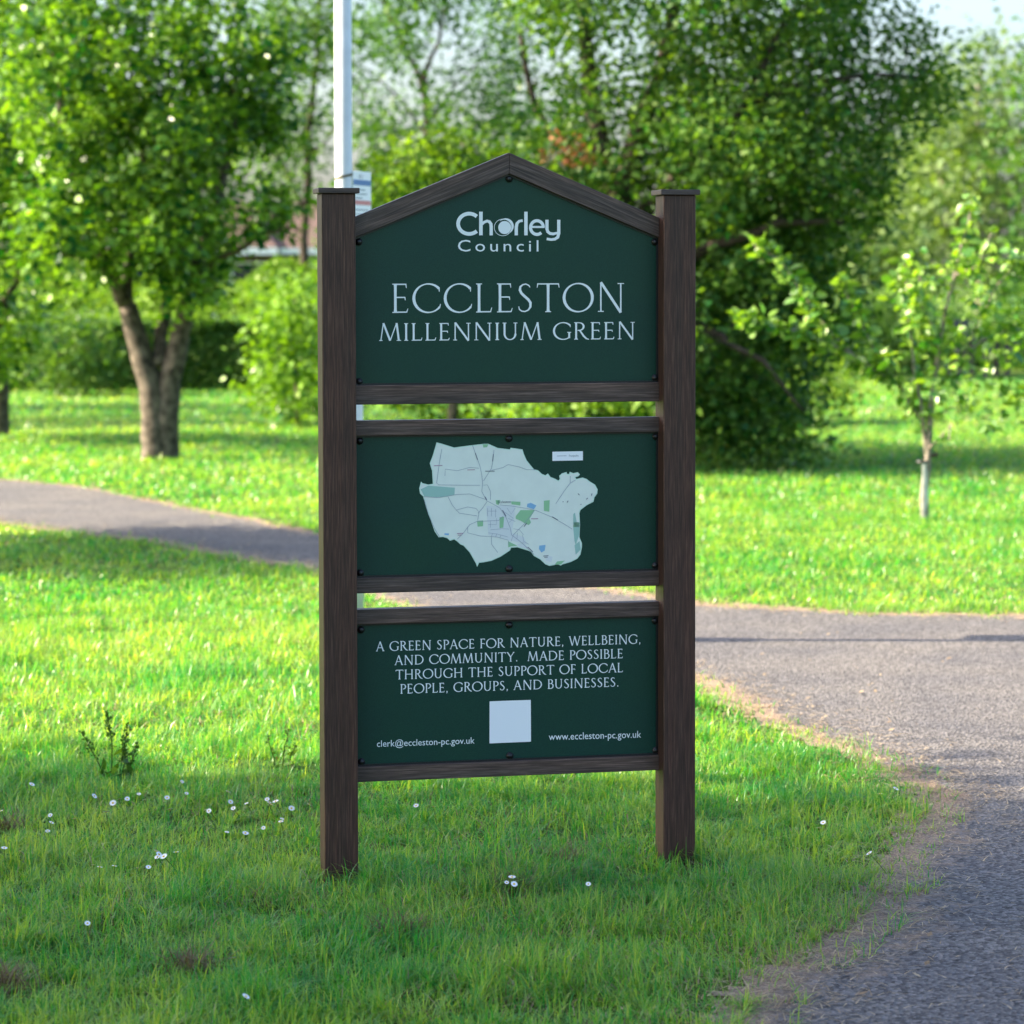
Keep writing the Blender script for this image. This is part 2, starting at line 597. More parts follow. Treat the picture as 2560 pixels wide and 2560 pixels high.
def edge_dist(x, y):
    d = np.full(len(x), 9.0)
    for k in range(0, len(x), 20000):
        a = (x[k:k + 20000, None] - LINES[None, :, 0]) ** 2 + (y[k:k + 20000, None] - LINES[None, :, 1]) ** 2
        d[k:k + 20000] = np.sqrt(a.min(1))
    return d



NP1, NP2 = lattice(31), lattice(32)
cell = 0.04
gx = np.arange(-13.0, 4.4, cell)
gy = np.arange(3.0, 31.0, cell)
GX, GY = np.meshgrid(gx, gy, indexing='ij')
cxy = (GX[:-1, :-1] + cell / 2, GY[:-1, :-1] + cell / 2)
qx, qy = cxy[0].ravel(), cxy[1].ravel()
ok = np.abs(qx) < 0.2 * qy + 6.5
sel = np.where(ok)[0]
ins_, ed_ = inside_path(qx[sel], qy[sel]), edge_dist(qx[sel], qy[sel])
sel = sel[ins_ | (ed_ < 0.075)]
vin = inside_path(GX.ravel(), GY.ravel())
ved = np.full(GX.size, 0.5)
used_v = np.zeros(GX.size, bool)
ii, jj = np.unravel_index(sel, (len(gx) - 1, len(gy) - 1))
m_ = len(gy)
quad = np.stack([ii * m_ + jj, (ii + 1) * m_ + jj, (ii + 1) * m_ + jj + 1, ii * m_ + jj + 1], -1)
used_v[quad.ravel()] = True
uid = np.where(used_v)[0]
ved[uid] = edge_dist(GX.ravel()[uid], GY.ravel()[uid])
vx, vy = GX.ravel()[uid], GY.ravel()[uid]
near_ = np.clip((8.8 - vy) / 2.2, 0, 1)
wide_ = (0.14 + 0.19 * near_) * (0.45 + 1.1 * NP1(vx * 1.9, vy * 1.9))
dirt_ = np.where(vin[uid], (0.86 - 0.16 * near_) * np.exp(-(ved[uid] / wide_) ** 1.3), 0.9)
dirt_ = np.maximum(dirt_, 0.42 * near_ * np.clip(1.5 - ved[uid] / 0.55, 0, 1) * NP2(vx * 3.1, vy * 3.1))
remap = np.full(GX.size, -1)
remap[uid] = np.arange(len(uid))
po_ = mesh_np('path', np.stack([vx, vy, np.full(len(vx), 0.008)], -1), remap[quad].ravel(), np.arange(len(quad)) * 4, M['verge'], dirt_)
tag(po_, 'grey tarmac footpath with strawy dirt edges curving past the sign', kind='structure')

# ---------------------------------------------------------------- grass
N1, N2, N3, N4 = lattice(1), lattice(2), lattice(3), lattice(4)


def blades(name, x, y, hgt, wid, lean, tint, seg, mat, z0=0.0, ang=None, flat=None):
    """curved tapering blades as one mesh"""
    n = len(x)
    rg = np.random.default_rng(len(x))
    a = rg.random(n) * 2 * np.pi if ang is None else ang
    dx, dy = np.cos(a), np.sin(a)
    fa = a + np.pi / 2 + rg.normal(0, 0.5, n)
    sx, sy = np.cos(fa), np.sin(fa)
    rows = []
    for k in range(seg + 1):
        t = k / seg
        w = wid * (1 - t) ** 0.7 * 0.5 if k < seg else wid * 0.0
        o = lean * hgt * t ** 1.8
        zz = hgt * t * (1 - 0.35 * np.minimum(lean, 1.6) * t)
        c = np.stack([x + dx * o, y + dy * o, z0 + np.maximum(zz, 0.002)], -1)
        if k < seg:
            s_ = np.stack([sx * w, sy * w, np.zeros(n)], -1)
            rows += [c - s_, c + s_]
        else:
            rows.append(c)
    per = 2 * seg + 1
    V_ = np.stack(rows, 1).reshape(-1, 3)
    base = (np.arange(n) * per)[:, None]
    lp = []
    for k in range(seg - 1):
        lp.append(np.array([2 * k, 2 * k + 1, 2 * k + 3, 2 * k + 2]))
    tri = np.array([2 * seg - 2, 2 * seg - 1, 2 * seg])
    pat = np.concatenate(lp + [tri])
    lens = [4] * (seg - 1) + [3]
    loops = (base + pat[None, :]).ravel()
    st = np.concatenate([[0], np.cumsum(lens)[:-1]])
    starts = ((np.arange(n) * len(pat))[:, None] + st[None, :]).ravel()
    tv = np.repeat(np.clip(tint, 0, 1), per)
    return mesh_np(name, V_, loops, starts, mat, tv)


POST_FEET = [gnd(640, 1664), gnd(1275, 1628)]


def leaves_flat(name, x, y, size):
    n = len(x)
    a = RNG.random(n) * 2 * np.pi
    sz = size * RNG.uniform(0.3, 1.2, n)
    c, s_ = np.cos(a) * sz, np.sin(a) * sz
    q = []
    for u, v, w in ((0, 0, 0.0), (0.45, 0.28, 0.15), (1, 0, 0.28), (0.45, -0.28, 0.1)):
        q.append(np.stack([x + c * u - s_ * v, y + s_ * u + c * v, 0.0125 + w * sz], -1))
    V_ = np.stack(q, 1).reshape(-1, 3)
    return mesh_np(name, V_, np.arange(4 * n), np.arange(n) * 4, M['straw'], np.repeat(RNG.uniform(0, 0.8, n), 4))


def zone(y0, y1, dens, margin):
    n_try = int(dens * (y1 - y0) * 2 * (0.187 * y1 + margin))
    y = RNG.uniform(y0, y1, n_try)
    x = RNG.uniform(-1, 1, n_try) * (0.187 * y1 + margin)
    k = np.abs(x) < 0.187 * y + margin
    x, y = x[k], y[k]
    x = x + (N1(x * 9 + 50, y * 9) - 0.5) * 0.10          # gather into tufts
    y = y + (N2(x * 9, y * 9 + 50) - 0.5) * 0.10
    ins = inside_path(x, y)
    ed = np.maximum(edge_dist(x, y) + np.where(ins, -1, 1) * 0.10 * (N2(x * 3.7, y * 3.7) - 0.35), 0)
    prob = np.where(ins, np.where(ed < 0.08, 0.22, 0.0), np.clip((ed + 0.09) / 0.13, 0.3, 1.0))
    bare = N3(x * 2.1 + 9, y * 2.1)
    prob = prob * np.where(bare < 0.14, 0.55, 1.0)
    for gx_, gy_ in POST_FEET:
        prob = prob * np.where((np.abs(x - gx_) < 0.07) & (y < gy_) & (y > gy_ - 0.12), 0.4, 1.0)
    k = RNG.random(len(x)) < prob
    return x[k], y[k], ed[k]


TUFTS = [(*gnd(*p), r_, h_) for p, r_, h_ in (((1500, 1690), 0.16, 0.7), ((900, 1610), 0.12, 0.6), ((640, 1668), 0.07, 0.25), ((1275, 1628), 0.07, 0.35), ((1420, 1790), 0.2, 0.5), ((1640, 1590), 0.12, 0.5),
                                                  ((480, 1700), 0.15, 0.45), ((1100, 1850), 0.2, 0.4), ((200, 1780), 0.18, 0.4), ((820, 1900), 0.18, 0.45))]


def grass_zone(y0, y1, dens, margin, h0, w0, seg):
    x, y, ed = zone(y0, y1, dens, margin)
    n = len(x)
    cl = N1(x * 3.2, y * 3.2)
    cl2 = N2(x * 0.9 + 7, y * 0.9 + 3)
    h = h0 * (0.45 + 0.75 * cl + 0.5 * np.clip(N4(x * 1.4 + 5, y * 1.4) - 0.6, 0, 1)) * RNG.uniform(0.55, 1.25, n) * np.clip(0.62 + ed * 2.6, 0.6, 1.0)
    h = h * (0.72 + 0.62 * N2(x * 11 + 3, y * 11))
    for tx, ty, tr, th in TUFTS:
        h = h * (1 + th * np.exp(-((x - tx) ** 2 + (y - ty) ** 2) / tr ** 2))
    long_ = RNG.random(n) < 0.04
    h = np.where(long_, h * 1.45, h)
    lean = np.abs(RNG.normal(0.8, 0.6, n))
    ang = (N3(x * 2.6, y * 2.6) * 4 * np.pi) + RNG.normal(0, 1.9, n)
    tint = 0.10 + 0.40 * cl2 + 0.45 * (N4(x * 5, y * 5) - 0.35) + RNG.normal(0, 0.32, n)
    w = w0 * RNG.uniform(0.6, 1.25, n)
    dry = RNG.random(n) < np.clip(0.025 + 0.09 * (N4(x * 1.3 + 3, y * 1.3) > 0.62) + 0.55 * np.exp(-ed / 0.06), 0, 0.8)
    return (x, y, h, w, lean, tint, ang, dry)


parts = []
for args in ((3.6, 5.4, 2500, 1.6, 0.062, 0.0042, 3), (5.4, 7.6, 13500, 1.3, 0.063, 0.0038, 3), (7.6, 9.6, 9500, 1.6, 0.062, 0.0042, 3),
             (9.6, 13.6, 4400, 2.2, 0.060, 0.0058, 2), (13.6, 20, 1700, 3.0, 0.058, 0.0095, 2), (20, 30, 620, 4.0, 0.055, 0.017, 2),
             (30, 46, 220, 5.0, 0.055, 0.030, 1)):
    x, y, h, w, lean, tint, ang, dry = grass_zone(*args)
    parts.append((args, x, y, h, w, lean, tint, ang, dry))


def join_grass(sel, name, label):
    """all blades of one kind become one mesh"""
    segs = sorted({p[0][6] for p in parts})
    obs = []
    for sgm in segs:
        q = [p for p in parts if p[0][6] == sgm]
        cat = [np.concatenate([p[i][sel(p[8])] for p in q]) for i in range(1, 8)]
        x, y, h, w, lean, tint, ang = cat
        if sel(np.array([True]))[0]:
            o = blades(name, x, y, h * 0.8, w, lean + 0.4, tint, sgm, M['straw'], 0.0, ang)
        else:
            o = blades(name, x, y, h, w, lean, tint, sgm, M['grass'], 0.0, ang)
        obs.append(o)
    # merge into the first
    bm = bmesh.new()
    for o in obs:
        bm.from_mesh(o.data)
    me = obs[0].data
    bm.to_mesh(me)
    bm.free()
    for o in obs[1:]:
        d = o.data
        bpy.data.objects.remove(o)
        bpy.data.meshes.remove(d)
    tag(obs[0], label, 'grass', kind='stuff')


join_grass(lambda d: ~d, 'grass', 'green lawn grass around the sign and beyond the path')
join_grass(lambda d: d, 'dry_grass', 'straw coloured dry blades scattered through the lawn')

# loose straw lying along the path edges and on the tarmac
ns = 9000
idx = RNG.integers(0, len(near_l), ns)
nl_ = np.array(near_l)
keep = (nl_[idx, 1] > 5.0) & (nl_[idx, 1] < 24)
sx_ = nl_[idx, 0] + RNG.normal(0.02, 0.11, ns)
sy_ = nl_[idx, 1] + RNG.normal(0, 0.16, ns)
sx_, sy_ = sx_[keep], sy_[keep]
fl_ = np.array(far_l)
idx = RNG.integers(0, len(fl_), 2600)
sx_ = np.concatenate([sx_, fl_[idx, 0] + RNG.normal(0, 0.10, 2600)])
sy_ = np.concatenate([sy_, fl_[idx, 1] + RNG.normal(0, 0.13, 2600)])
ex = RNG.uniform(0.4, 1.9, 3000)
ey = RNG.uniform(5.3, 8.6, 3000)
kp = RNG.random(3000) < np.clip(1.6 * NP2(ex * 3.1, ey * 3.1) - 0.35, 0.05, 1)
ex, ey = ex[kp], ey[kp]
sx_, sy_ = np.concatenate([sx_, ex]), np.concatenate([sy_, ey])
n_ = len(sx_)
tag(blades('straw', sx_, sy_, np.full(n_, 0.016) * RNG.uniform(0.3, 1, n_), np.full(n_, 0.0035) * np.clip(sy_ / 7, 1, 2.4), RNG.uniform(2, 6.5, n_),
           RNG.random(n_), 2, M['straw'], 0.013), 'loose dry straw strewn along the tarmac edge', 'straw', kind='stuff')

# fallen leaves and grit on the near tarmac
lx, ly = RNG.uniform(0.5, 2.4, 400), RNG.uniform(5.4, 12.6, 400)
kp = inside_path(lx, ly) & (RNG.random(400) < 0.4)
tag(leaves_flat('leaf_litter', lx[kp], ly[kp], 0.024), 'small dry leaf scraps lying on the tarmac', 'leaf litter', kind='stuff')

# ---------------------------------------------------------------- the sign
SX, SY, STH = -0.00026, 7.44039, R(12.3072)
sign = empty('park_sign', (SX, SY, 0), STH)
tag(sign, 'tall brown post sign with three dark green panels standing in the grass', 'sign')
cs, ss = math.cos(STH), math.sin(STH)


def sg(px, py, d):
    """photo pixel (2560) to the (x, z) of the sign plane at local depth d"""
    r_ = ray(px, py)
    o_ = Vector((-SX, -SY, EYE))
    ly0, lyd = -ss * o_.x + cs * o_.y, -ss * r_.x + cs * r_.y
    t = (d - ly0) / lyd
    p = o_ + r_ * t
    return (cs * p.x + ss * p.y, p.z)


XS = (-0.5079, -0.4180, 0.4179, 0.5079)
ZS = (1.3108, 1.2595, 1.2171, 1.1768, 0.7995, 0.7585, 0.7153, 0.6757, 0.2952, 0.2545)
RD, PD = 0.045, 0.060
for a, b in ((XS[0], XS[1]), (XS[2], XS[3])):
    mb = MB()
    mb.box(a, b, 0, 0.086, -0.02, 1.8158, bev=0.0035)
    po = mb.build('post', M['post'], sign)
    mb = MB()
    mb.box(a - 0.0095, b + 0.0095, -0.0095, 0.0955, 1.8160, 1.8300, bev=0.0018)
    mb.build('post_cap', M['cap'], po)
for k in range(5):
    mb = MB()
    mb.box(XS[1] - 0.001, XS[2] + 0.001, RD, 0.083, ZS[2 * k + 1], ZS[2 * k], bev=0.0018)
    mb.build('rail', M['rail'], sign)
# gable rails: each built along its own axis so the grain follows it
apex_t, apex_b = sg(1273.5, 381.8, RD), sg(1273.5, 434.5, RD)
ends = ((sg(888.2, 542.0, RD), sg(888.2, 594.0, RD)), (sg(1652.0, 546.0, RD), sg(1652.0, 596.0, RD)))
gable = []
for k, (et, eb) in enumerate(ends):
    ex_ = XS[1] - 0.0005 if k == 0 else XS[2] + 0.0005
    sl = (apex_t[1] - et[1]) / (apex_t[0] - et[0])
    et = (ex_, apex_t[1] + sl * (ex_ - apex_t[0]))
    sb = (apex_b[1] - eb[1]) / (apex_b[0] - eb[0])
    eb = (ex_, apex_b[1] + sb * (ex_ - apex_b[0]))
    gable.append((et, eb))
    ang = math.atan(sl)
    c_, s_ = math.cos(-ang), math.sin(-ang)
    o_ = apex_t
    xo = 0.0004 * (-1 if k == 0 else 1)
    loc = []
    for (x, z) in ((et[0], et[1]), (eb[0], eb[1]), (apex_b[0] + xo, apex_b[1]), (apex_t[0] + xo, apex_t[1])):
        dx, dz = x - o_[0], z - o_[1]
        loc.append((c_ * dx - s_ * dz, s_ * dx + c_ * dz))
    bm = bmesh.new()
    fr = [bm.verts.new((x, RD, z)) for x, z in loc]
    bk = [bm.verts.new((x, 0.083, z)) for x, z in loc]
    bm.faces.new(fr)
    bm.faces.new(bk[::-1])
    for i in range(4):
        bm.faces.new((fr[i], bk[i], bk[(i + 1) % 4], fr[(i + 1) % 4]))
    bmesh.ops.recalc_face_normals(bm, faces=bm.faces[:])
    bmesh.ops.bevel(bm, geom=bm.edges[:], offset=0.0014, segments=2, profile=0.5, affect='EDGES')
    mb = MB()
    mb.take(bm)
    go = mb.build('gable_rail', M['rail'], sign)
    go.location = (o_[0], 0, o_[1])
    go.rotation_euler = (0, -ang, 0)

PX0, PX1 = XS[1] + 0.0002, XS[2] - 0.0002
p1_out = [(PX0, ZS[0] - 0.0), (PX1, ZS[0] - 0.0), (PX1, gable[1][1][1]), (apex_b[0], apex_b[1]), (PX0, gable[0][1][1])]
p2_out = [(PX0, ZS[4]), (PX1, ZS[4]), (PX1, ZS[3]), (PX0, ZS[3])]
p3_out = [(PX0, ZS[8]), (PX1, ZS[8]), (PX1, ZS[7]), (PX0, ZS[7])]


def prism(out, y0, y1):
    mb = MB()
    n = len(out)
    mb.poly([(x, y0, z) for x, z in out])
    mb.poly([(x, y1, z) for x, z in reversed(out)])
    for i in range(n):
        a, b = out[i], out[(i + 1) % n]
        mb.poly([(b[0], y0, b[1]), (a[0], y0, a[1]), (a[0], y1, a[1]), (b[0], y1, b[1])])
    return mb


def inset(out, d):
    n = len(out)
    res = []
    for i in range(n):
        p, a, b = Vector(out[i]), Vector(out[i - 1]), Vector(out[(i + 1) % n])
        d1, d2 = (p - a).normalized(), (b - p).normalized()
        n1, n2 = Vector((-d1.y, d1.x)), Vector((-d2.y, d2.x))
        bis = (n1 + n2)
        bis = bis / max(bis.length_squared, 1e-6) * 2
        res.append(tuple(p + bis * d))
    return res


def shadow_gap(out, wdt, par):  # black strip standing in for the shaded gap around a panel
    inn = inset(out, wdt)
    mb = MB()
    n = len(out)
    for i in range(n):
        j = (i + 1) % n
        mb.poly([(*_3(out[i], PD - 0.004),), (*_3(out[j], PD - 0.004),), (*_3(inn[j], PD - 0.004),), (*_3(inn[i], PD - 0.004),)])
        mb.poly([_3(inn[i], PD - 0.004), _3(inn[j], PD - 0.004), _3(inn[j], PD), _3(inn[i], PD)])
    return mb.build('shadow_gap', M['black'], par)


def _3(p, y):
    return (p[0], y, p[1])


panels = []
for out in (p1_out, p2_out, p3_out):
    pn = prism(out, PD, PD + 0.006).build('panel', M['panel'], sign)
    shadow_gap(out, 0.0048, pn)
    panels.append(pn)

bolts = [[(896.6, 604.6), (1272.5, 447), (1637, 605), (897.5, 954), (1637.5, 944.5)],
         [(899, 1102), (1272, 1096), (1639, 1091), (900.6, 1432), (1272.6, 1422), (1638, 1413.5)],
         [(902, 1574), (1272.4, 1562), (1637, 1551.5), (903, 1904), (1274, 1889), (1639, 1875.5)]]
for pn, bl in zip(panels, bolts):
    for b in bl:
        x, z = sg(*b, PD)
        mb = MB()
        rings = [(0.0098, 0.0), (0.0098, 0.0026), (0.0078, 0.0034), (0.0066, 0.0062), (0.0042, 0.0080), (0.0008, 0.0086)]
        n = 18
        k0 = len(mb.v)
        for rr_, hh in rings:
            for j in range(n):
                a = 2 * math.pi * j / n
                mb.v.append((x + rr_ * math.cos(a), PD - 0.0005 - hh, z + rr_ * math.sin(a)))
        for i in range(len(rings) - 1):
            for j in range(n):
                mb.f.append((k0 + i * n + j, k0 + i * n + (j + 1) % n, k0 + (i + 1) * n + (j + 1) % n, k0 + (i + 1) * n + j))
                mb.m.append(0)
        mb.f.append(tuple(k0 + (len(rings) - 1) * n + j for j in range(n)))
        mb.m.append(0)
        mb.build('bolt', M['black'], pn, smooth=True)

# ---------------------------------------------------------------- lettering
# Roman inscriptional capitals drawn as strokes on a cap height of 1
T_, t_, SF = 0.090, 0.043, 0.032


def seg_(x0, y0, x1, y1, w0, w1=None):
    return ([(x0, y0), (x1, y1)], [w0, w0 if w1 is None else w1])


def serif_(x, y, hw=0.10):
    return ([(x - hw, y), (x + hw, y)], [SF, SF])


def arc_(cx, cy, rx, ry, a0, a1, thick, thin, n=26, tilt=0):
    P, W_ = [], []
    for i in range(n + 1):
        a = R(a0 + (a1 - a0) * i / n)
        P.append((cx + rx * math.cos(a), cy + ry * math.sin(a)))
        W_.append(thin + (thick - thin) * abs(math.cos(a - R(tilt))) ** 1.6)
    return (P, W_)


def stem_(x, y0=0, y1=1, w=None, top=True, bot=True):
    w = w or T_
    o = [([(x, y0), (x, y0 + 0.12), (x, (y0 + y1) / 2), (x, y1 - 0.12), (x, y1)], [w * 1.25, w, w * 0.94, w, w * 1.25])]
    if bot:
        o.append(serif_(x, y0 + SF / 2))
    if top:
        o.append(serif_(x, y1 - SF / 2))
    return o


h_ = 1 - t_ / 2
GL = {
    'A': (0.80, [seg_(0.06, 0, 0.40, 1.02, t_), seg_(0.39, 1.02, 0.73, 0, T_), seg_(0.17, 0.36, 0.60, 0.36, t_), serif_(0.06, SF / 2, 0.085), serif_(0.73, SF / 2, 0.10)]),
    'B': (0.62, stem_(0.13) + [seg_(0.13, h_, 0.30, h_, t_), arc_(0.30, 0.765, 0.19, 0.21, 90, -90, T_, t_), seg_(0.13, 0.555, 0.32, 0.555, t_),
                              arc_(0.32, 0.29, 0.25, 0.265, 90, -90, T_, t_), seg_(0.13, 0.025, 0.32, 0.025, t_)]),
    'C': (0.92, [arc_(0.52, 0.5, 0.48, 0.49, 42, 322, T_ * 1.1, t_, tilt=12), seg_(0.88, 0.845, 0.885, 0.72, t_, 0.02), seg_(0.90, 0.20, 0.925, 0.30, t_, 0.02)]),
    'D': (0.92, stem_(0.13) + [seg_(0.13, h_, 0.36, h_, t_), arc_(0.36, 0.5, 0.49, 0.475, 90, -90, T_, t_), seg_(0.13, 0.025, 0.36, 0.025, t_)]),
    'E': (0.58, stem_(0.13) + [seg_(0.13, h_, 0.47, h_, t_), seg_(0.475, h_ + .02, 0.495, 0.85, t_, 0.02), seg_(0.13, 0.53, 0.44, 0.53, t_), seg_(0.44, 0.545, 0.46, 0.43, t_, 0.02),
                               seg_(0.13, 0.025, 0.50, 0.025, t_), seg_(0.50, 0.015, 0.545, 0.15, t_, 0.02)]),
    'F': (0.54, stem_(0.13) + [seg_(0.13, h_, 0.47, h_, t_), seg_(0.475, h_ + .02, 0.495, 0.85, t_, 0.02), seg_(0.13, 0.50, 0.43, 0.50, t_), seg_(0.43, 0.515, 0.45, 0.40, t_, 0.02)]),
    'G': (0.94, [arc_(0.52, 0.5, 0.48, 0.49, 42, 310, T_ * 1.1, t_, tilt=12), seg_(0.88, 0.845, 0.885, 0.72, t_, 0.02), seg_(0.83, 0.08, 0.83, 0.42, T_), serif_(0.83, 0.42, 0.10)]),
    'H': (0.92, stem_(0.13) + stem_(0.77) + [seg_(0.13, 0.52, 0.77, 0.52, t_)]),
    'I': (0.26, stem_(0.13)),
    'L': (0.58, stem_(0.13) + [seg_(0.13, 0.025, 0.51, 0.025, t_), seg_(0.51, 0.015, 0.555, 0.17, t_, 0.02)]),
    'M': (1.10, [seg_(0.07, 0, 0.20, 1.02, t_), seg_(0.20, 1.02, 0.54, 0, T_), seg_(0.54, 0, 0.87, 1.02, t_), seg_(0.87, 1.02, 0.98, 0, T_), serif_(0.07, SF / 2, 0.085), serif_(0.98, SF / 2, 0.11)]),
    'N': (0.96, [seg_(0.14, 0, 0.14, 1.03, t_ * 1.15), seg_(0.14, 1.03, 0.82, -0.03, T_), seg_(0.82, -0.03, 0.82, 1, t_ * 1.15), serif_(0.14, SF / 2), serif_(0.82, 1 - SF / 2, 0.11)]),
    'O': (1.02, [arc_(0.51, 0.5, 0.48, 0.49, 0, 360, T_ * 1.1, t_, n=44, tilt=12)]),
    'P': (0.58, stem_(0.13) + [seg_(0.13, h_, 0.30, h_, t_), arc_(0.30, 0.73, 0.24, 0.245, 90, -100, T_, t_)]),
    'R': (0.74, stem_(0.13) + [seg_(0.13, h_, 0.30, h_, t_), arc_(0.30, 0.755, 0.22, 0.22, 90, -100, T_, t_), seg_(0.20, 0.53, 0.30, 0.53, t_),
                               ([(0.32, 0.53), (0.52, 0.20), (0.66, 0.05), (0.80, 0.0)], [T_ * .8, T_, T_ * .8, SF])]),
    'S': (0.54, [([(0.44, 0.86), (0.40, 0.93), (0.30, 0.975), (0.20, 0.955), (0.115, 0.88), (0.10, 0.77), (0.15, 0.66), (0.26, 0.55), (0.38, 0.44), (0.455, 0.33),
                   (0.45, 0.18), (0.38, 0.075), (0.27, 0.025), (0.16, 0.04), (0.08, 0.10), (0.06, 0.20)],
                  [0.03, t_, t_, t_ * 1.1, T_ * .8, T_, T_, T_, T_, T_, T_ * .8, t_ * 1.2, t_, t_, t_, 0.03])]),
    'T': (0.78, [seg_(0.04, h_, 0.74, h_, t_), seg_(0.045, h_ + .02, 0.02, 0.85, t_, 0.02), seg_(0.735, h_ + .02, 0.765, 0.85, t_, 0.02)] + stem_(0.39, 0, 0.97, top=False)),
    'U': (0.84, [seg_(0.13, 1, 0.13, 0.36, T_), arc_(0.41, 0.36, 0.28, 0.34, 180, 360, T_, t_), seg_(0.69, 0.36, 0.69, 1, t_ * 1.15), serif_(0.13, 1 - SF / 2), serif_(0.69, 1 - SF / 2)]),
    'W': (1.20, [seg_(0.06, 1, 0.34, -0.02, T_), seg_(0.34, -0.02, 0.60, 1, t_), seg_(0.58, 1, 0.86, -0.02, T_), seg_(0.86, -0.02, 1.13, 1, t_), serif_(0.06, 1 - SF / 2, 0.09), serif_(0.59, 1 - SF / 2, 0.07), serif_(1.13, 1 - SF / 2, 0.08)]),
    'Y': (0.76, [seg_(0.05, 1, 0.38, 0.48, T_), seg_(0.70, 1, 0.38, 0.48, t_), seg_(0.38, 0.52, 0.38, 0, T_), serif_(0.38, SF / 2), serif_(0.05, 1 - SF / 2, 0.08), serif_(0.70, 1 - SF / 2, 0.08)]),
    '.': (0.22, [seg_(0.07, 0.06, 0.17, 0.06, 0.11)]),
    ',': (0.22, [seg_(0.07, 0.06, 0.17, 0.06, 0.11), seg_(0.14, 0.05, 0.09, -0.13, 0.07, 0.02)]),
    ' ': (0.34, []),
}


def strokes_word(txt, gap=0.12):
    x, out = 0.0, []
    for ch in txt:
        w, st = GL[ch]
        for P, W_ in st:
            out.append(([(px_ + x, py_) for px_, py_ in P], W_))
        x += w + gap
    return out, x - gap


def lay_strokes(mb, strokes, fn, y, mi=0, wmul=1.0, wadd=0.0):
    """each stroke a ribbon a hair in front of the one before"""
    for k, (P, W_) in enumerate(strokes):
        yy = y - 0.00002 * (k % 12)
        n = len(P)
        L, Q = [], []
        for i in range(n):
            a, b = P[max(i - 1, 0)], P[min(i + 1, n - 1)]
            dx, dy = b[0] - a[0], b[1] - a[1]
            l_ = math.hypot(dx, dy) or 1
            w = (W_[i] * wmul + wadd) / 2
            L.append(fn(P[i][0] - dy / l_ * w, P[i][1] + dx / l_ * w))
            Q.append(fn(P[i][0] + dy / l_ * w, P[i][1] - dx / l_ * w))
        for i in range(n - 1):
            mb.poly([(Q[i][0], yy, Q[i][1]), (Q[i + 1][0], yy, Q[i + 1][1]), (L[i + 1][0], yy, L[i + 1][1]), (L[i][0], yy, L[i][1])], mi)


LY = PD - 0.0009


def roman_line(mb, txt, pl, pr, cap_px, wadd=0.0):
    """a line of capitals between two base line points of the photo"""
    a, b = sg(*pl, PD), sg(*pr, PD)
    top = sg(pl[0], pl[1] - cap_px, PD)
    st, wid = strokes_word(txt)
    sx, hz = (b[0] - a[0]) / wid, top[1] - a[1]
    sl = (b[1] - a[1]) / (b[0] - a[0])
    lay_strokes(mb, st, lambda x, y: (a[0] + x * sx, a[1] + x * sx * sl + y * hz), LY, wadd=wadd)


def font_mesh(txt, spacing=1.0):
    cu = bpy.data.curves.new('t', 'FONT')
    cu.body = txt
    cu.space_character = spacing
    cu.resolution_u = 3
    o = bpy.data.objects.new('t', cu)
    COL.objects.link(o)
    dg = bpy.context.evaluated_depsgraph_get()
    me = bpy.data.meshes.new_from_object(o.evaluated_get(dg))
    V_ = [tuple(v.co) for v in me.vertices]
    Fc = [tuple(p.vertices) for p in me.polygons]
    bpy.data.objects.remove(o)
    bpy.data.curves.remove(cu)
    bpy.data.meshes.remove(me)
    return V_, Fc


def font_line(mb, txt, pl, pr, hpx, spacing=1.0, mi=0, y=None, ref_h=None):
    """default sans lettering fitted to a base line and a height (of its tallest letter)"""
    V_, Fc = font_mesh(txt, spacing)
    x0, x1 = min(v[0] for v in V_), max(v[0] for v in V_)
    ht = ref_h or max(v[1] for v in V_)
    a, b, top = sg(*pl, PD), sg(*pr, PD), sg(pl[0], pl[1] - hpx, PD)
    sx, sz = (b[0] - a[0]) / (x1 - x0), (top[1] - a[1]) / ht
    sl = (b[1] - a[1]) / (b[0] - a[0])
    k = len(mb.v)
    for v in V_:
        x = (v[0] - x0) * sx
        mb.v.append((a[0] + x, LY if y is None else y, a[1] + x * sl + v[1] * sz))
    for f in Fc:
        mb.f.append(tuple(k + i for i in f))
        mb.m.append(mi)


# council logo: strokes traced in its own drawing units
def logo_fn(u, v):
    return sg(1100 + u / 5.367, 500 + v / 5.367, PD)


def arcL(cx, cy, rx, ry, a0, a1, w, n=28):
    return ([(cx + rx * math.cos(R(a0 + (a1 - a0) * i / n)), cy - ry * math.sin(R(a0 + (a1 - a0) * i / n))) for i in range(n + 1)],
            [w(i / n) if callable(w) else w for i in range(n + 1)])


lg = MB()
logo = [
    arcL(390, 319, 148, 136, 46, 314, 50),
    ([(548, 157), (548, 474)], [48, 48]),
    ([(560, 330), (590, 298), (630, 282), (662, 292), (682, 322), (686, 365), (686, 474)], [30, 36, 38, 42, 44, 44, 44]),
    arcL(843, 368, 116, 112, 0, 360, 7, 40),
    arcL(872, 357, 104, 102, 132, -70, lambda t: 5 + 24 * math.sin(math.pi * min(1, t * 1.05)) ** 1.2),
    ([(1022, 474), (1022, 365), (1032, 315), (1060, 285), (1108, 276)], [44, 44, 42, 36, 34]),
    ([(1152, 157), (1152, 474)], [46, 46]),
    arcL(1300, 370, 86, 92, 2, 312, 42),
    ([(1230, 362), (1402, 362)], [28, 28]),
    ([(1434, 265), (1434, 385), (1444, 425), (1475, 450), (1520, 455), (1580, 440)], [43, 43, 42, 40, 38, 30]),
    ([(1592, 265), (1592, 450), (1578, 500), (1540, 525), (1490, 531), (1430, 522)], [43, 43, 42, 38, 36, 34]),
]
lay_strokes(lg, logo, logo_fn, LY)
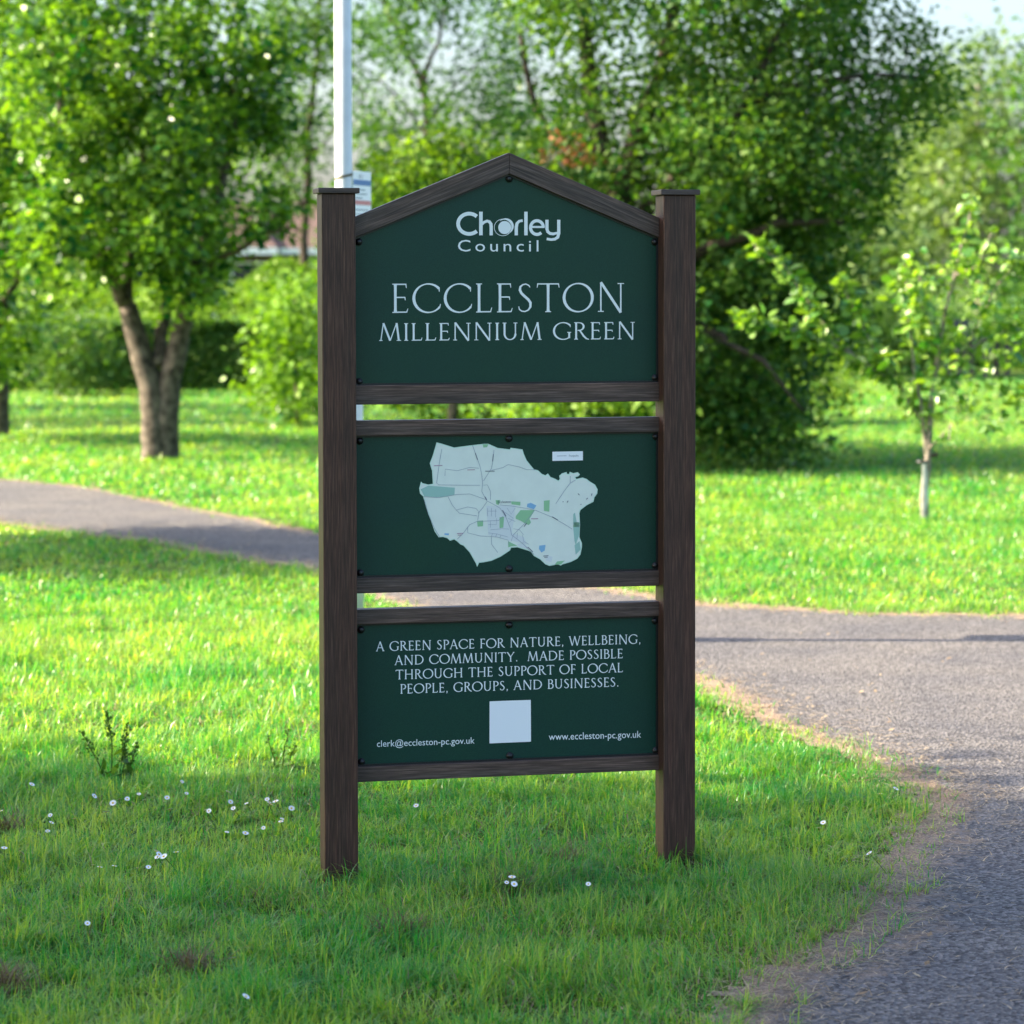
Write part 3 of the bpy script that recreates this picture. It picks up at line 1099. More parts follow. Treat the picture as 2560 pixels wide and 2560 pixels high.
lg.poly([(p[0], LY - 0.0004, p[1]) for p in [logo_fn(866 + 86 * math.cos(2 * math.pi * i / 36) , 370 + 88 * math.sin(2 * math.pi * i / 36)) for i in range(36)]])
font_line(lg, 'Council', (1144.7, 628.4), (1346, 628.6), 28.6, 1.32)
lg.build('logo', M['white_print'], panels[0])
lt = MB()
roman_line(lt, 'ECCLESTON', (978.5, 782.3), (1562, 779.3), 73.0)
lt.build('lettering', M['white_print'], panels[0])
lt = MB()
roman_line(lt, 'MILLENNIUM GREEN', (948.5, 852.0), (1588, 847.6), 43.4, 0.012)
lt.build('lettering', M['white_print'], panels[0])
lt = MB()
for txt, pl, pr in (('A GREEN SPACE FOR NATURE, WELLBEING,', (940.5, 1628), (1601.5, 1608.6)),
                    ('AND COMMUNITY.  MADE POSSIBLE', (987, 1662.5), (1557, 1645)),
                    ('THROUGH THE SUPPORT OF LOCAL', (989, 1698.4), (1557, 1680)),
                    ('PEOPLE, GROUPS, AND BUSINESSES.', (1000.5, 1734), (1546.5, 1716))):
    roman_line(lt, txt, pl, pr, 23.4, 0.028)
lt.build('lettering', M['white_print'], panels[2])
lt = MB()
font_line(lt, 'clerk@eccleston-pc.gov.uk', (942.2, 1867.2), (1186.3, 1858.6), 17.0)
lt.build('lettering', M['white_print'], panels[2])
lt = MB()
font_line(lt, 'www.eccleston-pc.gov.uk', (1371.8, 1850.2), (1602.6, 1843.8), 17.0)
lt.build('lettering', M['white_print'], panels[2])
lt = MB()
q = [sg(*p, PD) for p in ((1223.5, 1858.4), (1327.3, 1854.0), (1326.8, 1749.6), (1223.8, 1753.2))]
lt.poly([(x, LY, z) for x, z in q])
lt.build('blank_label', M['white_plate'], panels[2])

# parish map
MAPM = [plain('map_paper', (0.76, 0.80, 0.72), 0.5, 0.3, noise=0.03, nscale=30), plain('map_edge', (0.60, 0.80, 0.66), 0.5, 0.3), plain('map_road', (0.30, 0.33, 0.40), 0.6, 0.3),
        plain('map_green', (0.30, 0.55, 0.31), 0.6, 0.3), plain('map_mint', (0.34, 0.54, 0.47), 0.6, 0.3), plain('map_water', (0.24, 0.45, 0.66), 0.6, 0.3),
        plain('map_ink', (0.10, 0.11, 0.16), 0.6, 0.3), plain('map_pink', (0.45, 0.28, 0.36), 0.6, 0.3), plain('map_town', (0.70, 0.73, 0.72), 0.6, 0.3)]


def mf(u, v):
    return sg(760 + u / 1.932, 980 + v / 1.932, PD)


outl = [(640, 243), (660, 248), (725, 268), (800, 258), (870, 250), (890, 250), (935, 270), (995, 277), (997, 269), (1055, 277), (1062, 300), (1075, 330),
        (1110, 373), (1130, 378), (1148, 395), (1165, 402), (1178, 393), (1190, 410), (1215, 420), (1228, 428), (1235, 420), (1232, 405), (1245, 393), (1268, 386),
        (1270, 395), (1280, 396), (1283, 385), (1300, 392), (1322, 387), (1333, 398), (1325, 407), (1310, 412), (1315, 420), (1345, 413), (1365, 420), (1380, 432),
        (1405, 447), (1418, 470), (1416, 490), (1402, 510), (1398, 530), (1365, 547), (1335, 570), (1330, 585), (1333, 640), (1330, 700), (1342, 730), (1342, 750),
        (1335, 785), (1320, 805), (1290, 820), (1250, 832), (1240, 838), (1225, 832), (1185, 840), (1165, 832), (1140, 808), (1110, 792), (1095, 772), (1085, 767),
        (1030, 750), (1000, 752), (995, 765), (950, 795), (905, 815), (870, 822), (845, 825), (836, 845), (830, 828), (800, 775), (770, 742), (755, 736), (740, 722),
        (725, 712), (705, 718), (690, 705), (670, 700), (650, 702), (630, 672), (605, 600), (590, 560), (575, 505), (560, 490), (556, 465), (565, 432), (572, 440),
        (600, 447), (622, 443), (618, 380), (607, 345), (622, 305)]


def flat(mb, pts, y, mi):
    P = [mf(*p) for p in pts]
    for t in tessellate_polygon([[Vector((x, z, 0)) for x, z in P]]):
        a, b, c = (P[i] for i in t)
        if (b[0] - a[0]) * (c[1] - a[1]) - (b[1] - a[1]) * (c[0] - a[0]) < 0:
            b, c = c, b
        mb.poly([(a[0], y, a[1]), (b[0], y, b[1]), (c[0], y, c[1])], mi)


mp_ = MB()
flat(mp_, outl, PD - 0.0008, 1)
ci = inset([(u, v) for u, v in outl], 4.5)
flat(mp_, ci, PD - 0.0011, 0)
for pts, mi in ((((563, 470), (600, 452), (728, 462), (726, 496), (690, 505), (640, 508), (580, 503)), 4),
                (((862, 252), (890, 252), (884, 266), (866, 268)), 3),
                (((835, 622), (865, 620), (864, 648), (838, 650)), 3), (((944, 605), (966, 602), (962, 655), (944, 658)), 3),
                (((1022, 600), (1045, 570), (1115, 570), (1088, 612), (1096, 630), (1085, 642), (1062, 632), (1046, 622), (1022, 612)), 3),
                (((1158, 525), (1186, 522), (1184, 578), (1158, 574)), 3), (((1000, 528), (1045, 530), (1044, 548), (1002, 542)), 3), (((925, 522), (948, 522), (940, 545), (928, 542)), 3),
                (((1300, 590), (1308, 582), (1316, 627), (1331, 630), (1328, 690), (1312, 740), (1306, 720), (1300, 660)), 4),
                (((1302, 628), (1330, 630), (1330, 652), (1300, 652)), 3),
                (((1306, 740), (1330, 720), (1336, 760), (1312, 785)), 4), (((1210, 834), (1222, 818), (1260, 814), (1240, 832)), 3),
                (((985, 720), (1000, 728), (1030, 742), (1000, 745), (986, 750)), 3),
                (((1078, 540), (1095, 535), (1122, 548), (1110, 566), (1076, 556)), 5), (((1136, 742), (1166, 738), (1162, 765), (1146, 775), (1134, 758)), 5), (((678, 682), (700, 683), (698, 692), (678, 690)), 5),
                (((880, 550), (1018, 545), (1016, 600), (1004, 680), (1060, 700), (1078, 735), (1000, 718), (890, 690)), 8),
                (((1030, 735), (1060, 725), (1085, 760), (1040, 748)), 8), (((1165, 790), (1200, 795), (1195, 822), (1170, 815)), 8)):
    flat(mp_, pts, PD - 0.0015 if mi != 8 else PD - 0.0013, mi)
roads = [((813, 257), (827, 295), (850, 360), (858, 400), (862, 440), (858, 480), (882, 525)), ((917, 280), (912, 330), (905, 368), (888, 395), (866, 430)),
         ((882, 525), (920, 545), (945, 560), (975, 605), (995, 655), (1002, 690), (1035, 715), (1070, 745), (1110, 785)), ((945, 545), (1000, 550), (1075, 562), (1120, 572), (1200, 605), (1260, 640), (1295, 662)),
         ((665, 275), (655, 330), (648, 380), (640, 440), (650, 448), (760, 450), (850, 450)), ((680, 405), (682, 372), (740, 380), (800, 364), (845, 368)),
         ((905, 378), (960, 365), (985, 350), (1040, 362), (1075, 375), (1118, 375)), ((575, 505), (650, 510), (735, 495), (800, 492), (880, 520)),
         ((695, 505), (715, 545), (735, 570), (790, 555), (830, 562), (845, 580), (838, 620)), ((735, 570), (750, 585), (835, 598)), ((882, 530), (862, 560), (840, 585)),
         ((740, 710), (770, 680), (800, 640), (835, 625), (940, 620), (960, 600)), ((790, 650), (790, 680), (850, 695), (930, 700), (985, 715), (990, 740)),
         ((905, 700), (905, 735), (935, 775)), ((1215, 540), (1235, 510), (1255, 480), (1285, 440), (1310, 425)), ((1285, 440), (1285, 405)),
         ((1110, 575), (1060, 640), (1010, 690)), ((580, 520), (600, 590), (630, 660), (655, 700)), ((866, 450), (885, 448), (900, 480), (900, 520))]
town = [((886, 560), (886, 600)), ((905, 560), (905, 600)), ((925, 565), (925, 605)), ((886, 575), (930, 575)), ((980, 560), (1000, 590), (1020, 560)), ((900, 665), (960, 660), (990, 662)),
        ((890, 680), (930, 685), (985, 700)), ((910, 682), (905, 697)), ((930, 685), (925, 700)), ((950, 690), (946, 704)), ((970, 580), (1010, 610), (990, 630)), ((985, 610), (1020, 625)),
        ((1010, 660), (1040, 665), (1060, 690)), ((1010, 690), (1000, 720)), ((1030, 680), (1028, 710)), ((1055, 690), (1060, 720), (1085, 735)), ((890, 640), (930, 640), (930, 610)), ((900, 625), (900, 655))]
lay_strokes(mp_, [(list(p), [2.0] * len(p)) for p in roads], mf, PD - 0.0017, 2)
lay_strokes(mp_, [(list(p), [1.5] * len(p)) for p in town], mf, PD - 0.0017, 2)
inkd = [((827, 295), (838, 328)), ((914, 300), (910, 335)), ((872, 505), (882, 520)), ((958, 570), (975, 600)), ((1198, 602), (1225, 618)), ((1062, 650), (1075, 632)), ((875, 382), (920, 382)),
        ((1275, 525), (1270, 533)), ((1322, 490), (1330, 498)), ((1335, 545), (1338, 541)), ((1390, 490), (1388, 500)), ((1370, 512), (1362, 518)), ((1155, 792), (1180, 790)), ((1160, 798), (1176, 797)),
        ((1080, 748), (1105, 772)), ((1248, 530), (1253, 530))]
lay_strokes(mp_, [(list(p), [3.2] * len(p)) for p in inkd], mf, PD - 0.0020, 6)
lay_strokes(mp_, [(list(p), [3.6] * len(p)) for p in (((627, 356), (668, 354)), ((788, 376), (825, 375)), ((738, 683), (768, 682)), ((742, 691), (762, 690)), ((1096, 612), (1130, 611)))], mf, PD - 0.0020, 7)
font_line(mp_, 'Eccleston', (1244.0, 1258.0), (1276.5, 1257.0), 6.2, mi=6, y=PD - 0.0021)
mp_.build('map', MAPM, panels[1])
lp_ = MB()
q = [sg(*p, PD) for p in ((1380.8, 1152.2), (1457.0, 1150.8), (1457.0, 1127.8), (1380.8, 1129.4))]
lp_.poly([(x, LY, z) for x, z in q])
lay_strokes(lp_, [([(1392, 1140.0), (1416, 1139.4)], [1.1, 1.1])], lambda u, v: sg(u, v, PD), LY - 0.0003, 1)
font_line(lp_, 'Footpaths', (1422.3, 1141.6), (1446, 1141.0), 4.8, mi=1, y=LY - 0.0004)
lp_.build('map_key', [M['white_plate'], M['ink']], panels[1])

# ---------------------------------------------------------------- lamp column with its notice
LX, LYY = at(650, 700, 12.33).x, 12.33
lamp = empty('lamp_post', (LX, LYY, 0))
tag(lamp, 'tall white painted lamp column behind the left sign post', 'lamp post')
mb = MB()
mb.tube([(0, 0, 1.10), (0, 0, 1.16), (0, 0, 6.0)], [0.040, 0.038, 0.037], 24)
mb.build('column', M['pole'], lamp, smooth=True)
mb = MB()
mb.tube([(0, 0, -0.05), (0, 0, 1.04), (0, 0, 1.07), (0, 0, 1.13)], [0.081, 0.081, 0.076, 0.0402], 28)
bs = mb.build('base_compartment', M['pole'], lamp, smooth=True)
mb = MB()
for k in range(8):
    a0, a1 = R(-125 + k * 8), R(-117 + k * 8)
    mb.poly([(0.083 * math.cos(a), 0.083 * math.sin(a), z) for a, z in ((a0, 0.35), (a1, 0.35), (a1, 0.9), (a0, 0.9))])
mb.build('door', M['pole'], bs)
mb = MB()
mb.tube([(0, 0, 6.0), (0, 0, 6.08)], [0.045, 0.045], 16)
mb.box(-0.09, 0.09, -0.45, 0.06, 6.08, 6.16, bev=0.02)
mb.build('lantern', M['grey_metal'], lamp)
mb = MB()
zt = at(655, 332, LYY).z
for k in range(22):
    a0, a1 = 2 * math.pi * k / 22, 2 * math.pi * (k + 1) / 22
    dz = lambda a: 0.010 * math.cos(a) - 0.004
    mb.poly([(0.0392 * math.cos(a), 0.0392 * math.sin(a), zt + dz(a) + e) for a, e in ((a0, -0.006), (a1, -0.006), (a1, 0.006), (a0, 0.006))])
mb.build('strap', M['grime'], lamp)
nz1 = at(690, 322, LYY).z
npl = MB()
NW, NH = 0.21, 0.47
npl.box(0, NW, -0.0015, 0.0015, nz1 - NH, nz1, bev=0.0006)
no = npl.build('notice_plate', M['white_plate'], lamp)
no.location = (0.041, -0.01, 0)
no.rotation_euler = (0, 0, R(71))
for nm, z0, z1, x0, x1, mat in (('blue_band', -0.062, -0.038, 0.0, 1.0, 'blue_band'), ('red_band', -0.148, -0.128, 0.05, 0.98, 'red_band')):
    b2 = MB()
    b2.box(x0 * NW + 0.002, x1 * NW - 0.002, -0.0022, -0.0016, nz1 + z0, nz1 + z1)
    b2.build(nm, M[mat], no)
b2 = MB()
V_, Fc = font_mesh('41')
for v in V_:
    b2.v.append((0.06 + v[0] * 0.06, -0.0021, nz1 - 0.034 + v[1] * 0.032))
b2.f += Fc
b2.m += [0] * len(Fc)
for k, (zz, x1) in enumerate(((-0.082, 0.7), (-0.100, 0.8), (-0.118, 0.5), (-0.170, 0.9), (-0.190, 0.85), (-0.210, 0.9), (-0.230, 0.7), (-0.250, 0.8), (-0.270, 0.5))):
    b2.box(0.016, 0.016 + x1 * (NW - 0.03), -0.0021, -0.0016, nz1 + zz - 0.0025, nz1 + zz + 0.0025)
b2.build('print', M['ink'], no)

# ---------------------------------------------------------------- trees
LEAF4 = np.array([(0, 0, 0), (0.42, 0.34, 0.05), (1, 0, -0.06), (0.42, -0.34, 0.05)])
LEAF6 = np.array([(0, 0, 0), (0.30, 0.27, 0.05), (0.68, 0.25, 0.04), (1, 0, -0.10), (0.68, -0.25, 0.04), (0.30, -0.27, 0.05), (0.5, 0, -0.03)])


def leaves(name, pos, size, mat, parent, out_dir=None, up=0.55, droop=0.25, tint_mu=0.45, tint_sd=0.25, six=False, tint=None, seed=1):
    n = len(pos)
    rg = np.random.default_rng(seed + n)
    d = rg.normal(0, 1, (n, 3))
    d[:, 2] = d[:, 2] * 0.55 - droop
    if out_dir is not None:
        d += out_dir * 0.7
    d /= np.linalg.norm(d, axis=1, keepdims=True) + 1e-9
    nrm = rg.normal(0, 0.75, (n, 3))
    nrm[:, 2] += up * 1.6
    s = np.cross(nrm, d)
    s /= np.linalg.norm(s, axis=1, keepdims=True) + 1e-9
    u = np.cross(d, s)
    sz = size * rg.uniform(0.65, 1.25, n)
    sh = LEAF6 if six else LEAF4
    V_ = pos[:, None, :] + sz[:, None, None] * (sh[None, :, 0:1] * d[:, None, :] + sh[None, :, 1:2] * s[:, None, :] + sh[None, :, 2:3] * u[:, None, :])
    per = len(sh)
    base = (np.arange(n) * per)[:, None]
    if six:
        pat = np.array([0, 1, 2, 6, 6, 2, 3, 0, 6, 4, 5, 6, 3, 4])
        pat = np.array([0, 6, 2, 1, 6, 3, 2, 0, 5, 4, 6, 6, 4, 3])
        lens = [4, 3, 4, 3]
    else:
        pat = np.array([0, 3, 2, 1])
        lens = [4]
    loops = (base + pat[None]).ravel()
    st = np.concatenate([[0], np.cumsum(lens)[:-1]])
    starts = ((np.arange(n) * len(pat))[:, None] + st[None]).ravel()
    if tint is None:
        tint = rg.normal(tint_mu, tint_sd, n)
    return mesh_np(name, V_.reshape(-1, 3), loops, starts, mat, np.repeat(np.clip(tint, 0, 1), per), parent)


def wob(a, b, n, k, rg, sag=0.0):
    """crooked line from a to b"""
    a, b = Vector(a), Vector(b)
    L = (b - a).length
    out = []
    for i in range(n + 1):
        t = i / n
        p = a.lerp(b, t)
        f = math.sin(math.pi * t) * L * k
        p = p + Vector((rg.uniform(-1, 1) * f, rg.uniform(-1, 1) * f, rg.uniform(-1, 1) * f + sag * L * math.sin(math.pi * t)))
        out.append(p)
    return out


def make_tree(name, label, cat, base, limbs, blobs, mat, bark='bark', leaf=0.07, per=70, sig=0.2, twig=0.010, group=None, seed=1,
              twigs=True, tint_mu=0.45, tint_sd=0.24, up=0.55, flat=0.75, six=False, droop=0.25, shell=0.5, crown='crown'):
    """limbs: list of (points, r0, r1); blobs: list of (centre, radii, clumps)"""
    rg = random.Random(seed)
    ng = np.random.default_rng(seed)
    root = empty(name, (base[0], base[1], 0))
    tag(root, label, cat, group)
    off = Vector((base[0], base[1], 0))
    tb = MB()
    nodes = []
    for pts, r0, r1 in limbs:
        fine = []
        for i in range(len(pts) - 1):
            seg = wob(pts[i], pts[i + 1], 4, 0.035, rg)
            fine += seg if i == 0 else seg[1:]
        rr = [r0 + (r1 - r0) * (i / (len(fine) - 1)) ** 0.85 for i in range(len(fine))]
        tb.tube([p - off for p in fine], rr, 9 if r0 > 0.06 else 6)
        nodes += [(p, r) for p, r in zip(fine[2:], rr[2:])]
    P, D, TT = [], [], []
    for c, rad, num in blobs:
        c = Vector(c)
        made = 0
        while made < num:
            v = Vector((rg.gauss(0, 1), rg.gauss(0, 1), rg.gauss(0, 1))).normalized()
            q = rg.random() ** (1 / (3 + 3 * shell))
            if rg.random() < 0.16:
                q *= rg.uniform(1.05, 1.32)
            p = c + Vector((v.x * rad[0] * q, v.y * rad[1] * q, v.z * rad[2] * q))
            made += 1
            if p.z < 0.12:
                continue
            if nodes and twigs:
                nd, nr = min(nodes, key=lambda t: (t[0] - p).length_squared + max(0, t[0].z - p.z) * 1.2)
                tl = wob(nd, p, 4, 0.10, rg, 0.06)
                r0 = min(nr * 0.7, twig * (0.6 + 0.5 * (p - nd).length))
                tb.tube([a - off for a in tl], [r0, r0 * 0.8, r0 * 0.6, r0 * 0.42, r0 * 0.25], 4, cap=False)
                if len(nodes) < 900:
                    nodes.append((tl[3], r0 * 0.6))
            m = max(4, int(per * rg.uniform(0.55, 1.4)))
            o = ng.normal(0, 1, (m, 3)) * np.array([sig, sig, sig * flat]) * rg.uniform(0.7, 1.3)
            P.append(o + np.array(p))
            D.append(o / (np.linalg.norm(o, axis=1, keepdims=True) + 1e-9))
            TT.append(ng.normal(tint_mu + rg.gauss(0, 0.10), tint_sd, m))
    tb.build('trunk', M[bark], root, smooth=True)
    P, D, TT = np.concatenate(P), np.concatenate(D), np.concatenate(TT)
    k = P[:, 2] > 0.03
    leaves(crown, P[k] - np.array(off), leaf, M[mat], root, D[k], up, droop, six=six, tint=TT[k], seed=seed)
    return root


def bl(px0, px1, py0, py1, Y, ry, n, dx=0.0):
    """a crown lobe that spans these picture limits when standing at distance Y"""
    a, b = at(px0, py0, Y), at(px1, py1, Y)
    return ((a + b) / 2 + Vector((dx, 0, 0)), (abs(b.x - a.x) / 2, ry, abs(a.z - b.z) / 2), n)


# left tree with forked trunk
bx, by = gnd(295, 866)
Y1 = by
T = lambda px, py, dy=0.0: at(px, py, Y1 + dy)
limbs = [([Vector((bx, by, -0.05)), T(292, 800), T(285, 730), T(262, 650), T(240, 575)], 0.150, 0.085),
         ([Vector((bx + 0.07, by, -0.05)), T(312, 800), T(318, 720), T(338, 640), T(350, 580)], 0.135, 0.080),
         ([T(300, 690), T(303, 630, .1), T(318, 560, .2), T(345, 440, .4)], 0.075, 0.035),
         ([T(240, 575), T(200, 500, -.2), T(150, 380, -.3), T(120, 250, -.4), T(100, 60, -.4)], 0.083, 0.02),
         ([T(350, 580), T(365, 520), T(410, 400, .2), T(440, 250, .3), T(450, 60, .3)], 0.075, 0.02),
         ([T(240, 575), T(250, 450, .4), T(270, 300, .5), T(290, 50, .6)], 0.06, 0.02),
         ([T(365, 520), T(430, 480, -.5), T(500, 440, -.7), T(560, 425, -.7)], 0.04, 0.012),
         ([T(200, 500), T(130, 480, -.6), T(60, 470, -.8)], 0.04, 0.012)]
make_tree('broadleaf_tree', 'leafy tree with a forked brown trunk on the lawn left of the sign', 'tree', (bx, by), limbs,
          [bl(30, 520, -330, 60, Y1, 2.0, 90), bl(30, 240, 0, 330, Y1, 1.6, 74), bl(230, 480, 20, 330, Y1 + .3, 1.5, 66), bl(50, 220, 300, 540, Y1 - .5, 1.1, 44),
           bl(220, 440, 320, 520, Y1, 1.2, 40), bl(420, 560, 60, 300, Y1 + .2, 1.0, 22), bl(430, 540, 330, 440, Y1 - .5, 0.6, 8), bl(310, 400, 510, 590, Y1 - .4, 0.4, 7)],
          'leaf_bright', 'bark', 0.10, 62, 0.122, seed=21, tint_sd=0.42, tint_mu=0.50)

# tree at the left edge
bx2, by2 = gnd(-4, 822)
T = lambda px, py, dy=0.0: at(px, py, by2 + dy)
make_tree('broadleaf_tree', 'tree at the left edge of the view with drooping bright leaves', 'tree', (bx2, by2),
          [([Vector((bx2, by2, -0.05)), T(2, 740), T(-8, 640), T(-30, 500), T(-40, 250), T(-50, 0)], 0.11, 0.03), ([T(-8, 640), T(40, 500, -.8), T(70, 350, -1.2)], 0.05, 0.015)],
          [bl(-300, 100, -250, 250, by2 - 2.2, 1.5, 130), bl(-250, 90, 200, 480, by2 - 2, 1.3, 100), bl(-200, 90, 440, 690, by2 - .8, 1.1, 56)],
          'leaf_bright', 'bark', 0.115, 46, 0.18, seed=22, tint_sd=0.32, tint_mu=0.62)

# leafy shrub left of the sign
make_tree('shrub', 'sunlit round leaved shrub on the lawn beside the left sign post', 'shrub', (at(560, 700, 31).x, 31),
          [([Vector((at(560, 700, 31).x, 31, -0.05)), at(560, 700, 31), at(555, 560, 31)], 0.03, 0.012)],
          [bl(490, 640, 530, 660, 31, 0.7, 46), bl(475, 660, 640, 790, 31, 0.8, 60)], 'leaf_bright', 'bark', 0.105, 26, 0.14, seed=23, tint_mu=0.6)

# two open trees behind the lamp post, sky showing through
make_tree('slender_tree', 'open crowned dark tree behind the white lamp post with sky showing through', 'tree', (at(575, 600, 48).x, 48),
          [([Vector((at(575, 600, 48).x, 48, -0.05)), at(572, 450, 48), at(580, 250, 48), at(600, 60, 48), at(610, -120, 48)], 0.10, 0.03),
           ([at(574, 400, 48), at(530, 300, 48), at(490, 210, 48)], 0.05, 0.012), ([at(578, 300, 48), at(620, 260, 48.3), at(690, 180, 48.6)], 0.045, 0.012),
           ([at(573, 440, 48), at(540, 420, 48), at(480, 360, 48)], 0.04, 0.01)],
          [bl(470, 640, -80, 140, 48, 1.6, 60), bl(450, 600, 130, 330, 48, 1.4, 50), bl(580, 720, -60, 200, 48, 1.4, 36), bl(500, 600, 250, 370, 48, 1.2, 12)],
          'leaf_dark', 'bark_dark', 0.125, 36, 0.26, seed=24, twig=0.016)
make_tree('slender_tree', 'thin dark branched tree seen above the left slope of the gable', 'tree', (at(805, 600, 46).x, 46),
          [([Vector((at(812, 600, 46).x, 46, -0.05)), at(812, 400, 46), at(806, 220, 46), at(800, 130, 46)], 0.10, 0.05),
           ([at(804, 180, 46), at(770, 100, 46), at(730, 20, 46), at(700, -90, 46)], 0.05, 0.015), ([at(801, 140, 46), at(830, 70, 46.3), at(860, -60, 46.5)], 0.05, 0.015),
           ([at(808, 260, 46), at(760, 190, 46), at(715, 150, 46)], 0.035, 0.01), ([at(806, 230, 46), at(860, 160, 46), at(900, 120, 46)], 0.035, 0.01)],
          [bl(660, 860, -160, 40, 46, 1.6, 60), bl(840, 1010, -120, 150, 46, 1.5, 56), bl(670, 800, 30, 140, 46, 1.2, 22), bl(660, 770, 150, 290, 46, 1.1, 26), bl(880, 1010, 130, 260, 46, 1.2, 34),
           bl(800, 890, 130, 300, 46, 0.9, 16)],
          'leaf_mid', 'bark_dark', 0.11, 38, 0.23, seed=25, twig=0.014)

# yellow green shrub behind the sign, with a dead orange branch
xb = at(850, 600, 24).x
sh = make_tree('shrub', 'tall yellow green shrub rising behind the left slope of the sign', 'shrub', (xb, 24),
               [([Vector((xb, 24, -0.05)), at(852, 560, 24), at(845, 400, 24), at(840, 280, 24)], 0.05, 0.012), ([at(852, 560, 24), at(780, 420, 24), at(740, 330, 24)], 0.03, 0.01),
                ([at(852, 540, 24), at(930, 400, 24), at(960, 320, 24)], 0.03, 0.01)],
               [bl(690, 850, 290, 470, 24, 0.8, 56), bl(780, 940, 245, 440, 24, 0.7, 60), bl(900, 1010, 290, 460, 24, 0.6, 30), bl(690, 1020, 440, 800, 24.3, 0.9, 90), bl(960, 1260, 640, 800, 23.2, 0.5, 40)],
               'leaf_yellow', 'bark', 0.085, 34, 0.135, seed=26, tint_mu=0.5)
rg_ = random.Random(5)
mb = MB()
off = Vector((xb, 24, 0))
D_ = lambda px, py: at(px, py, 23.6) - off
for pts, r0 in (([(960, 420), (1000, 345), (1050, 290), (1100, 268)], 0.022), ([(1020, 320), (1035, 300), (1040, 262)], 0.012), ([(1045, 296), (1068, 320), (1078, 345)], 0.011),
                ([(1080, 278), (1100, 290), (1115, 315)], 0.009), ([(870, 272), (905, 292), (960, 305)], 0.011)):
    pp = [D_(*p) for p in pts]
    mb.tube(pp, [r0 * (1 - 0.7 * i / (len(pp) - 1)) for i in range(len(pp))], 6)
db = mb.build('dead_branch', M['bark_pale'], sh, smooth=True)
pos = []
for (cx_, cy_, k_, s_) in ((1090, 275, 34, .05), (1075, 305, 30, .05), (1105, 300, 34, .05), (1060, 265, 12, .04), (1030, 290, 14, .05), (1042, 255, 10, .03)):
    c = np.array(D_(cx_, cy_))
    pos.append(c + RNG.normal(0, s_, (k_, 3)))
leaves('dead_foliage', np.concatenate(pos), 0.055, M['leaf_dead'], db, seed=9)

# big spreading tree behind and to the right of the sign
YB = 24.4
xt = at(1190, 700, YB).x
T = lambda px, py, dy=0.0: at(px, py, YB + dy)
limbs = [([Vector((xt, YB, -0.05)), T(1190, 700), T(1180, 560), T(1165, 420)], 0.19, 0.14),
         ([T(1165, 420), T(1130, 250, .2), T(1105, 80, .3), T(1080, -150, .3)], 0.12, 0.04), ([T(1165, 420), T(1200, 260), T(1250, 120, .2), T(1290, -150, .2)], 0.12, 0.04),
         ([T(1170, 450), T(1290, 320, -.4), T(1400, 200, -.6), T(1480, 40, -.6)], 0.085, 0.025), ([T(1180, 560), T(1330, 470, -.7), T(1470, 420, -1), T(1590, 420, -1)], 0.07, 0.02),
         ([T(1165, 420), T(1080, 330, .3), T(1010, 200, .5), T(980, 60, .6)], 0.06, 0.02), ([T(1185, 620), T(1330, 620, -.9), T(1440, 680, -1.2), T(1520, 780, -1.2)], 0.05, 0.012),
         ([T(1400, 200, -.6), T(1530, 150, -.6), T(1660, 140, -.5), T(1740, 150, -.4)], 0.04, 0.01)]
make_tree('spreading_tree', 'large dark leaved tree spreading behind and right of the sign down to the grass', 'tree', (xt, YB), limbs,
          [bl(980, 1180, -330, 120, YB, 1.8, 90), bl(1150, 1420, -330, 160, YB, 2.0, 130), bl(1380, 1640, -300, 180, YB, 1.8, 110), bl(1020, 1240, 120, 420, YB + .3, 1.4, 60),
           bl(1230, 1500, 130, 430, YB - .2, 1.7, 110), bl(1450, 1660, 160, 460, YB - .2, 1.4, 80), bl(1290, 1560, 400, 640, YB + .2, 1.3, 110), bl(1300, 1530, 590, 790, YB + .1, 1.1, 70), bl(1480, 1620, 480, 640, YB + .2, .8, 26),
           bl(1300, 1450, 720, 850, YB - .6, .6, 26), bl(1420, 1540, 790, 845, YB - .9, .3, 9), bl(1620, 1790, 40, 230, YB - .1, 0.9, 26), bl(1000, 1330, 420, 830, YB - .2, 2.0, 62)],
          'leaf_dark', 'bark_dark', 0.078, 72, 0.165, seed=27, twig=0.012, tint_sd=0.3)
make_tree('shrub', 'low sunlit yellow leaved shrub under the big dark tree right of the sign', 'shrub', (at(1470, 780, 31).x, 31),
          [([Vector((at(1470, 780, 31).x, 31, -0.05)), at(1470, 760, 31)], 0.03, 0.015)],
          [bl(1380, 1500, 690, 800, 31, .6, 30), bl(1450, 1600, 670, 805, 31.4, .6, 50)], 'leaf_yellow', 'bark', 0.07, 40, 0.13, seed=28)

